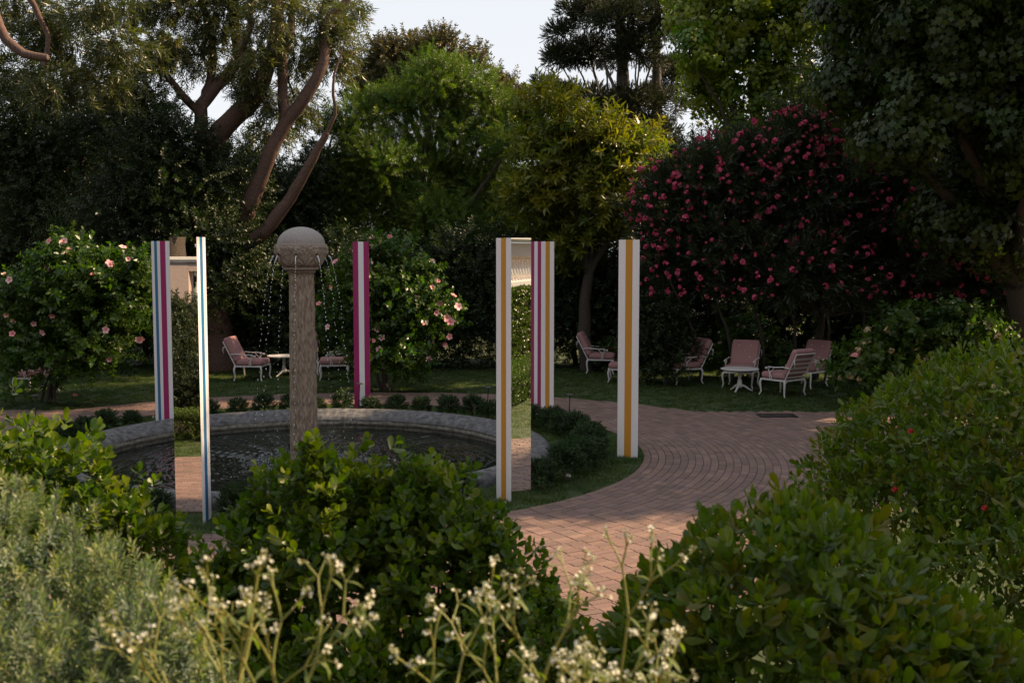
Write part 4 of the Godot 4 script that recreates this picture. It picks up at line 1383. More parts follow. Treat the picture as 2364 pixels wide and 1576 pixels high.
func leafy(t: Node3D, ms: Array, rosettes: float, per: int, shapes: Array, size: float, spread: float, tones: Array, mats: Array, inner: float, mat: Material, ragged := 0.1) -> void:
	var eye := Vector3(0, 3.2, 0)
	var leaf_meshes := []
	for p in shapes:
		leaf_meshes.append(big_leaf(p[0], p[1], p[2], p[3], p[4]))
	var kinds := []
	var joined := []
	for k in 5:
		var ro := rosette(per, size, spread, shapes)
		kinds.append(ro)
		var b := MB.new()
		for q in ro:
			var p: Array = shapes[q[0]]
			var tf: Transform3D = q[1]
			var sc := tf.basis.y.length()
			var g := rf(0.82, 1.2)
			b.col = Color(g * rf(0.95, 1.1), g, g)
			b.blade(tf.origin, tf.basis.y / sc, tf.basis.x / sc, p[0] * sc, p[1] * sc, p[2], p[3], p[4])
		joined.append(b.done())
	var all := []
	for q in ms:
		var r: Vector3 = q[1]
		var area := 4.0 * PI * pow((pow(r.x * r.y, 1.6) + pow(r.x * r.z, 1.6) + pow(r.y * r.z, 1.6)) / 3.0, 1.0 / 1.6)
		for k in int(area * rosettes):
			var u := rv()
			if u.y < -0.35: u.y = -u.y
			var deep := rf(0.92, 1.05) if rng.randf() > inner else rf(0.55, 0.92)
			deep *= 1.0 + ragged * noise.get_noise_3d(u.x * 90.0 + q[0].x * 50, u.y * 90.0, u.z * 90.0)
			var p: Vector3 = q[0] + u * r * deep
			var out := (u / r).normalized()
			var buried := false
			for z in ms:
				if z != q and ((p - z[0]) / z[1]).length() < 0.8: buried = true
			if buried: continue
			var facing := out.dot((eye - p).normalized())
			if facing < -0.4 and rng.randf() < 0.6: continue
			var ax := (out * 0.55 + Vector3.UP * 0.55 + rv() * 0.5).normalized()
			var rank := eye.distance_to(p) + (0.0 if facing > 0.15 and deep > 0.95 else 20.0)
			if absf(p.x) / -p.z > 0.46 or (3.2 - p.y) / -p.z > 0.40: rank += 20.0
			all.append([rank, Transform3D(bas(ax, rf(0, TAU), rf(0.8, 1.2)), p), rng.randi() % tones.size()])
	all.sort_custom(func(x, y): return x[0] < y[0])
	var ts := [[], [], [], [], []]
	var cs := [PackedColorArray(), PackedColorArray(), PackedColorArray(), PackedColorArray(), PackedColorArray()]
	var made := 0
	for i in all.size():
		var k := rng.randi() % 5
		if made + per <= 300:
			for q in kinds[k]:
				var tone: int = all[i][2] if rng.randf() < 0.6 else rng.randi() % tones.size()
				put("leaf", leaf_meshes[q[0]], mats[tone], t).transform = all[i][1] * q[1]
			made += per
		else:
			ts[k].append(all[i][1])
			var c: Color = tones[all[i][2]] * rf(0.85, 1.15)
			c.a = 1.0; cs[k].append(c)
	for k in 5:
		multi("foliage", joined[k], mat, ts[k], cs[k], t)
	# stems from the ground up into the masses
	for q in ms:
		for k in 3:
			var b := MB.new()
			var g := Vector3(q[0].x + rf(-0.15, 0.15), 0, q[0].z + rf(-0.15, 0.15))
			g.y = grounded(g.z, g.x) - 0.03
			limb(b, [g, g.lerp(q[0], 0.6) + rv() * 0.06, q[0] + rv() * q[1] * 0.35, q[0] + Vector3(rf(-0.6, 0.6), 0.8, rf(-0.5, 0.6)) * q[1]], 0.016, 0.004, 5)
			put("stem", b.done(), M.stem_brown, t)

func toned(mat: StandardMaterial3D, tones: Array) -> Array:
	var out := []
	for c in tones:
		var m: StandardMaterial3D = mat.duplicate()
		var a := mat.albedo_color.srgb_to_linear()
		m.albedo_color = Color(a.r * c.r, a.g * c.g, a.b * c.b).linear_to_srgb()
		out.append(m)
	return out

func foreground() -> void:
	var oval := [0.12, 0.55, 0.88, 1.0, 0.85, 0.1]
	var obov := [0.1, 0.38, 0.68, 0.95, 1.0, 0.35]
	var tones := [Color(1, 1, 1), Color(0.75, 0.85, 0.9), Color(1.35, 1.2, 0.9), Color(0.65, 0.8, 1.1), Color(1.15, 1.1, 0.8), Color(0.85, 0.95, 0.9), Color(1.2, 1.15, 0.9), Color(1.5, 1.0, 0.7)]
	var hedge := [[0.05, 0.022, obov, 0.2, 0.25], [0.046, 0.021, obov, 0.1, 0.3], [0.054, 0.022, oval, 0.3, 0.2]]
	var t := thing("clipped_hedge", "dome-shaped glossy green hedge in front at the lower right", "hedge")
	leafy(t, [[Vector3(0.95, 1.36, -3.75), Vector3(0.66, 0.92, 0.7)], [Vector3(1.5, 1.1, -3.8), Vector3(0.55, 0.82, 0.7)], [Vector3(0.62, 1.06, -3.7), Vector3(0.38, 0.82, 0.55)], [Vector3(1.1, 0.88, -3.3), Vector3(0.75, 0.82, 0.65)]], 300.0, 6, hedge, 1.45, 1.3, tones, toned(M.lf_hedge, tones), 0.45, M.lf_hedge)
	t = thing("clipped_hedge", "large rounded glossy green hedge at the right edge beside the brick path", "hedge")
	leafy(t, [[Vector3(3.1, 1.35, -6.6), Vector3(1.35, 1.2, 1.3)], [Vector3(2.4, 0.9, -6.3), Vector3(0.85, 1.2, 0.9)], [Vector3(3.9, 1.4, -6.4), Vector3(1.3, 1.25, 1.3)], [Vector3(2.75, 1.0, -5.6), Vector3(0.9, 1.0, 0.8)]], 230.0, 6, hedge, 1.3, 1.25, tones, toned(M.lf_hedge, tones), 0.45, M.lf_hedge)
	var rc := cluster(func(bb, o, d): blossom(bb, o, d, 0.013, Color(0.7, 1, 1), Color(1.0, 1, 1)), 5, 0.007)
	for p in [Vector3(1.72, 2.12, -4.98), Vector3(2.1, 2.05, -4.92), Vector3(1.88, 2.34, -5.25)]:
		put("red_flower", rc, M.petal_red, t).position = p
	var tone2 := [Color(0.9, 1, 1), Color(0.65, 0.8, 0.9), Color(1.2, 1.15, 0.9), Color(0.55, 0.7, 1.0), Color(1.4, 1.2, 0.8)]
	var loose := [[0.042, 0.026, obov, 0.2, 0.2], [0.045, 0.024, oval, 0.3, 0.15], [0.038, 0.026, obov, 0.1, 0.25]]
	t = thing("leafy_shrub", "loose round-leaved green shrub in front of the basin in the middle", "shrub")
	leafy(t, [[Vector3(-0.78, 1.28, -4.9), Vector3(0.42, 0.93, 0.45)], [Vector3(-0.35, 1.22, -4.8), Vector3(0.36, 0.9, 0.45)], [Vector3(-1.1, 1.1, -4.9), Vector3(0.3, 0.88, 0.4)], [Vector3(-0.05, 1.0, -4.7), Vector3(0.26, 0.86, 0.35)], [Vector3(0.16, 0.85, -4.6), Vector3(0.2, 0.78, 0.3)], [Vector3(-1.32, 0.95, -4.8), Vector3(0.2, 0.8, 0.3)], [Vector3(-0.6, 2.0, -4.85), Vector3(0.08, 0.24, 0.08)], [Vector3(0.1, 1.55, -4.65), Vector3(0.07, 0.2, 0.07)], [Vector3(-1.28, 1.65, -4.8), Vector3(0.07, 0.2, 0.07)], [Vector3(-0.5, 0.85, -4.3), Vector3(0.75, 0.8, 0.45)], [Vector3(-0.86, 2.05, -4.9), Vector3(0.09, 0.26, 0.09)], [Vector3(-0.42, 2.02, -4.85), Vector3(0.09, 0.22, 0.09)], [Vector3(-1.12, 1.85, -4.9), Vector3(0.08, 0.2, 0.08)], [Vector3(-0.12, 1.82, -4.75), Vector3(0.08, 0.16, 0.08)]], 360.0, 6, loose, 1.35, 1.1, tone2, toned(M.lf_hedge, tone2), 0.45, M.lf_hedge, 0.42)
	t = thing("leafy_shrub", "loose round-leaved green shrub at the left behind the silvery bush", "shrub")
	leafy(t, [[Vector3(-2.1, 1.27, -5.2), Vector3(0.36, 0.98, 0.45)], [Vector3(-1.78, 1.08, -5.2), Vector3(0.28, 0.92, 0.4)], [Vector3(-2.5, 1.33, -5.3), Vector3(0.45, 1.0, 0.45)], [Vector3(-1.5, 0.85, -5.0), Vector3(0.22, 0.75, 0.35)]], 250.0, 6, loose, 1.45, 1.1, tone2, toned(M.lf_hedge, tone2), 0.45, M.lf_hedge, 0.42)
	t = thing("leafy_shrub", "small sprig of green shrub rising before the sunlit path", "shrub")
	leafy(t, [[Vector3(0.16, 1.45, -4.0), Vector3(0.16, 0.45, 0.16)]], 300.0, 5, loose, 0.85, 0.9, tone2, toned(M.lf_hedge, tone2), 0.2, M.lf_hedge, 0.42)
	# silvery bush
	t = thing("silver_bush", "silvery green narrow-leaved bush lit by the sun at the lower left", "bush")
	var sprig := []
	for k in 3:
		var b := MB.new()
		b.col = Color(0.6, 0.5, 0.4)
		b.tube([Vector3.ZERO, Vector3(0.004, 0.05, 0), Vector3(0, 0.1, 0)], [0.0018, 0.0014, 0.001], 3, false)
		for i in 26:
			var tt := pow((i + 0.5) / 26.0, 0.8)
			var a := i * 2.4
			var e := 0.2 + 0.9 * tt + rf(-0.2, 0.2)
			var d := Vector3(cos(a) * cos(e), sin(e), sin(a) * cos(e))
			var s := d.cross(Vector3.UP).normalized()
			var g := rf(0.75, 1.2)
			b.col = Color(g * lerpf(0.9, 1.15, tt), g, g * lerpf(1.0, 0.7, tt))
			b.leaf(Vector3(0, tt * 0.075, 0), d, s, rf(0.02, 0.031), rf(0.0055, 0.0075), 0.15, 0.55)
		sprig.append(b.done())
	var ms := [[Vector3(-1.32, 1.87, -3.0), Vector3(0.28, 0.66, 0.35)], [Vector3(-1.05, 1.80, -2.9), Vector3(0.22, 0.58, 0.3)], [Vector3(-1.15, 1.82, -2.5), Vector3(0.30, 0.55, 0.33)], [Vector3(-0.88, 1.78, -2.65), Vector3(0.22, 0.58, 0.28)], [Vector3(-0.92, 1.6, -2.35), Vector3(0.26, 0.55, 0.25)], [Vector3(-0.74, 1.6, -2.5), Vector3(0.18, 0.55, 0.22)]]
	var all := []
	for q in ms:
		for i in 620:
			var u := rv()
			if u.y < -0.5: u.y = -u.y
			var deep := rf(0.88, 1.05) * (1.0 + 0.10 * noise.get_noise_3d(u.x * 90.0, u.y * 90.0 + q[0].x * 99.0, u.z * 90.0))
			if i % 4 == 0: deep = rf(0.5, 0.88)
			var p: Vector3 = q[0] + u * q[1] * deep
			var d := (u * 0.6 + Vector3.UP * 0.5 + rv() * 0.6).normalized()
			all.append([Vector3(0, 3.2, 0).distance_to(p) + (0.0 if deep > 0.9 and absf(p.x) / -p.z < 0.45 and (3.2 - p.y) / -p.z < 0.38 else 9.0), Transform3D(bas(d, rf(0, TAU), rf(0.75, 1.2)), p - d * 0.05)])
	all.sort_custom(func(x, y): return x[0] < y[0])
	var st := [Color(1, 1, 1), Color(0.8, 0.85, 0.95), Color(1.15, 1.1, 0.85), Color(0.65, 0.72, 0.8)]
	var sm := toned(M.lf_silver, st)
	var ts := []; var cs := PackedColorArray()
	for i in all.size():
		var k := rng.randi() % 4
		if i < 300: put("sprig", sprig[i % 3], sm[k], t).transform = all[i][1]
		else:
			ts.append(all[i][1])
			var c: Color = st[k] * rf(0.85, 1.15); c.a = 1.0
			cs.append(c)
	multi("foliage", sprig[0], M.lf_silver, ts, cs, t)
	for q in ms:
		var b := MB.new()
		var g := Vector3(q[0].x, grounded(q[0].z, q[0].x) - 0.03, q[0].z)
		limb(b, [g, q[0], q[0] + Vector3(0.05, q[1].y * 0.7, 0)], 0.014, 0.004, 5)
		put("stem", b.done(), M.stem_brown, t)
	weeds()

func weed(called: String, label: String, root: Vector3, lean: Vector3, height: float, forks: int, group: String) -> void:
	var t := thing(called, label, "plant", root, 0.0, group)
	var sb := MB.new()
	var leaves := []
	var heads := []
	var todo := [[Vector3.ZERO, lean.normalized(), height, 0.0042, forks]]
	while todo.size():
		var q: Array = todo.pop_back()
		var p: Vector3 = q[0]; var d: Vector3 = q[1]; var l: float = q[2]
		var e := p + d * l
		var mid := p + d * l * 0.5 + rv() * l * 0.04
		var g := rf(0.8, 1.3)
		sb.col = Color(g * 1.1, g, g * 0.7)
		limb(sb, [p, mid, e], q[3], q[3] * 0.8, 5)
		sb.col = Color(1.2, 0.7, 0.5)
		sb.ball(e, Vector3.ONE * q[3] * 1.25, 5, 4)
		if q[4] <= 0:
			heads.append([e, d])
			continue
		var s := d.cross(rv()).normalized()
		var n := 2 if rng.randf() < 0.75 else 3
		for k in n:
			var a := lerpf(-0.5, 0.5, float(k) / (n - 1)) + rf(-0.12, 0.12)
			var dd := (d.rotated(s, a) + Vector3.UP * 0.12 + rv() * 0.1).normalized()
			todo.append([e, dd, l * rf(0.42, 0.72) if q[4] < forks else rf(0.1, 0.17), q[3] * 0.78, q[4] - 1])
		if rng.randf() < 0.85:
			leaves.append([e, (d * 0.3 + s.cross(d) * (1 if rng.randf() < 0.5 else -1) + Vector3.DOWN * 0.3).normalized()])
	put("stem", sb.done(), M.stem, t)
	for q in leaves:
		var b := MB.new()
		var s: Vector3 = q[1].cross(Vector3.UP).normalized()
		b.blade(q[0], q[1], s, rf(0.028, 0.055), rf(0.007, 0.011), [0.15, 0.6, 0.95, 1.0, 0.7, 0.05], 0.35, 0.25)
		put("leaf", b.done(), M.lf_weed, t)
	for q in heads:
		var b := MB.new()
		for k in rng.randi_range(3, 5):
			var o: Vector3 = q[0] + rv() * 0.008
			var dd: Vector3 = (q[1] + rv() * 0.9).normalized()
			b.col = Color(1.0, 1.0, 0.95)
			var qb := bas(dd, rf(0, TAU))
			for j in 4:
				var a := TAU * j / 4.0
				b.leaf(o, (qb.x * cos(a) + qb.z * sin(a) + dd * 0.5).normalized(), (qb.z * cos(a) - qb.x * sin(a)), rf(0.0036, 0.0056), 0.0038, 0.1, 0.6)
			b.col = Color(0.55, 0.6, 0.25)
			b.ball(o - dd * 0.002, Vector3.ONE * 0.0022, 5, 3)
		put("flower", b.done(), M.petal_white, t)

func weeds() -> void:
	var group := "white flowering weeds in the foreground"
	# foot on the bank, height of the first stem, lean, forks
	var list := [
		[Vector3(0.10, 0, -2.15), 1.42, Vector3(-0.03, 1, 0.03), 4, "tall white flowering weed before the mirror column and sunlit path"],
		[Vector3(-0.30, 0, -1.95), 1.36, Vector3(-0.08, 1, 0), 4, "white flowering weed with many heads left of the middle at the bottom"],
		[Vector3(-0.40, 0, -2.05), 1.30, Vector3(-0.06, 1, 0.02), 4, "white flowering weed beside the silvery bush"],
		[Vector3(-0.52, 0, -2.0), 1.26, Vector3(-0.02, 1, 0), 4, "short white flowering weed overlapping the silvery bush"],
		[Vector3(-0.12, 0, -2.1), 1.32, Vector3(0.0, 1, 0), 4, "white flowering weed at the bottom edge near the middle"],
		[Vector3(0.02, 0, -1.95), 1.22, Vector3(0.02, 1, 0), 4, "low white flowering weed at the bottom edge in the middle"],
		[Vector3(0.16, 0, -2.0), 1.27, Vector3(0.0, 1, 0), 4, "dense white flowering weed at the bottom edge right of the middle"],
		[Vector3(0.24, 0, -2.1), 1.30, Vector3(0.03, 1, 0), 4, "white flowering weed in front of the dome-shaped hedge"],
		[Vector3(0.08, 0, -1.85), 1.17, Vector3(0.0, 1, 0), 4, "low dense white flowering weed at the bottom edge"],
		[Vector3(-0.06, 0, -1.8), 1.16, Vector3(0.05, 1, 0), 4, "lowest white flowering weed left of the dense one"],
		[Vector3(0.30, 0, -1.9), 1.16, Vector3(-0.05, 1, 0), 4, "low white flowering weed at the foot of the dome-shaped hedge"],
		[Vector3(0.2, 0, -2.45), 1.5, Vector3(0.04, 1, 0), 3, "thin white flowering weed with a single head over the path"],
		[Vector3(-0.2, 0, -1.75), 1.14, Vector3(0.02, 1, 0), 4, "low white flowering weed at the bottom edge left of the middle"]]
	for q in list:
		var r: Vector3 = q[0]
		r.y = grounded(r.z, r.x)
		weed("flowering_weed", q[4], r, q[2], q[1], q[3], group)

# ---------------------------------------------------------------- small things
func small_things() -> void:
	for q in [[Vector3(-8.57, 0, -20.1), "thin dark path light at the left edge by the brick path"], [Vector3(-6.62, 0, -21.0), "thin dark path light in front of the blue and magenta column"], [Vector3(-2.98, 0, -21.85), "thin dark path light in front of the broad magenta column"], [Vector3(-0.45, 0, -21.3), "thin dark path light just left of the mirror column"], [Vector3(1.05, 0, -20.2), "thin dark path light beside the box shrubs at the right"]]:
		var t := thing("path_light", q[1], "path light", q[0], 0.0, "small path lights round the basin")
		var b := MB.new()
		b.tube([Vector3(-0.03, -0.05, 0), Vector3(0, 0.56, 0)], [0.011, 0.011], 6)
		put("post", b.done(), M.lamp, t)
		b = MB.new()
		b.lathe([Vector2(0.001, 0.55), Vector2(0.03, 0.55), Vector2(0.086, 0.555), Vector2(0.085, 0.565), Vector2(0.05, 0.58), Vector2(0.001, 0.585)], 18)
		put("cap", b.done(), M.lamp, t)
	# drain grate in the path
	var t := thing("drain_grate", "dark iron drain grate set in the brick path near the chairs", "drain grate", Vector3(5.04, 0.034, -21.2))
	var b := MB.new()
	for s in [[Vector3(0, 0, 0.2), Vector3(0.72, 0.014, 0.03)], [Vector3(0, 0, -0.2), Vector3(0.72, 0.014, 0.03)], [Vector3(0.345, 0, 0), Vector3(0.03, 0.0138, 0.37)], [Vector3(-0.345, 0, 0), Vector3(0.03, 0.0138, 0.37)]]:
		b.box(Transform3D(Basis.IDENTITY, s[0]), s[1])
	put("frame", b.done(), M.grate, t)
	for k in 15:
		b = MB.new()
		b.box(Transform3D(Basis.IDENTITY, Vector3(-0.31 + k * 0.0443, 0, 0)), Vector3(0.02, 0.012, 0.37))
		put("bar", b.done(), M.grate, t)
	# little white flowers on the grass by the box shrubs
	var fmesh := cluster(func(bb, o, d): blossom(bb, o, d, 0.025, Color(0.9, 0.9, 0.95), Color(1, 1, 1)), 4, 0.03)
	for q in [Vector3(0.62, 0.08, -15.75), Vector3(0.86, 0.07, -15.95), Vector3(0.78, 0.06, -15.4), Vector3(0.25, 0.07, -14.9), Vector3(0.95, 0.06, -16.4), Vector3(-6.6, 0.1, -20.6), Vector3(-5.0, 0.12, -21.4), Vector3(-2.3, 0.12, -21.6), Vector3(-7.4, 0.1, -19.3)]:
		var o := put("white_flower", fmesh, M.petal_white)
		o.position = q; o.rotation.y = rf(0, TAU)
		tag(o, "tiny white flower in the grass beside the box shrubs", "flower", "tiny white flowers by the box shrubs", "thing")
		var st := MB.new()
		st.tube([Vector3(0, -q.y - 0.005, 0), Vector3(0, 0.01, 0)], [0.003, 0.002], 4)
		put("stalk", st.done(), M.stem, o)
	# fallen leaves along the far lawn edge
	for k in 26:
		var lf := MB.new()
		var s := Vector3(1, 0, 0).rotated(Vector3.UP, rf(0, TAU))
		lf.col = Color(1.6, 1.0, 0.5) * rf(0.7, 1.2)
		lf.blade(Vector3.ZERO, s.cross(Vector3.UP), s, rf(0.06, 0.12), rf(0.03, 0.05), [0.1, 0.7, 1.0, 0.8, 0.1], 0.1, 0.2)
		var o := put("fallen_leaf", lf.done(), M.lf_weed)
		var a := rf(-2.6, -0.4)
		o.position = RING + Vector3(cos(a), 0, sin(a)) * rf(8.1, 9.3) + Vector3(0, 0.05, 0)
		tag(o, "dry yellowish leaf lying on the lawn beyond the path", "fallen leaf", "fallen leaves along the lawn edge", "thing")

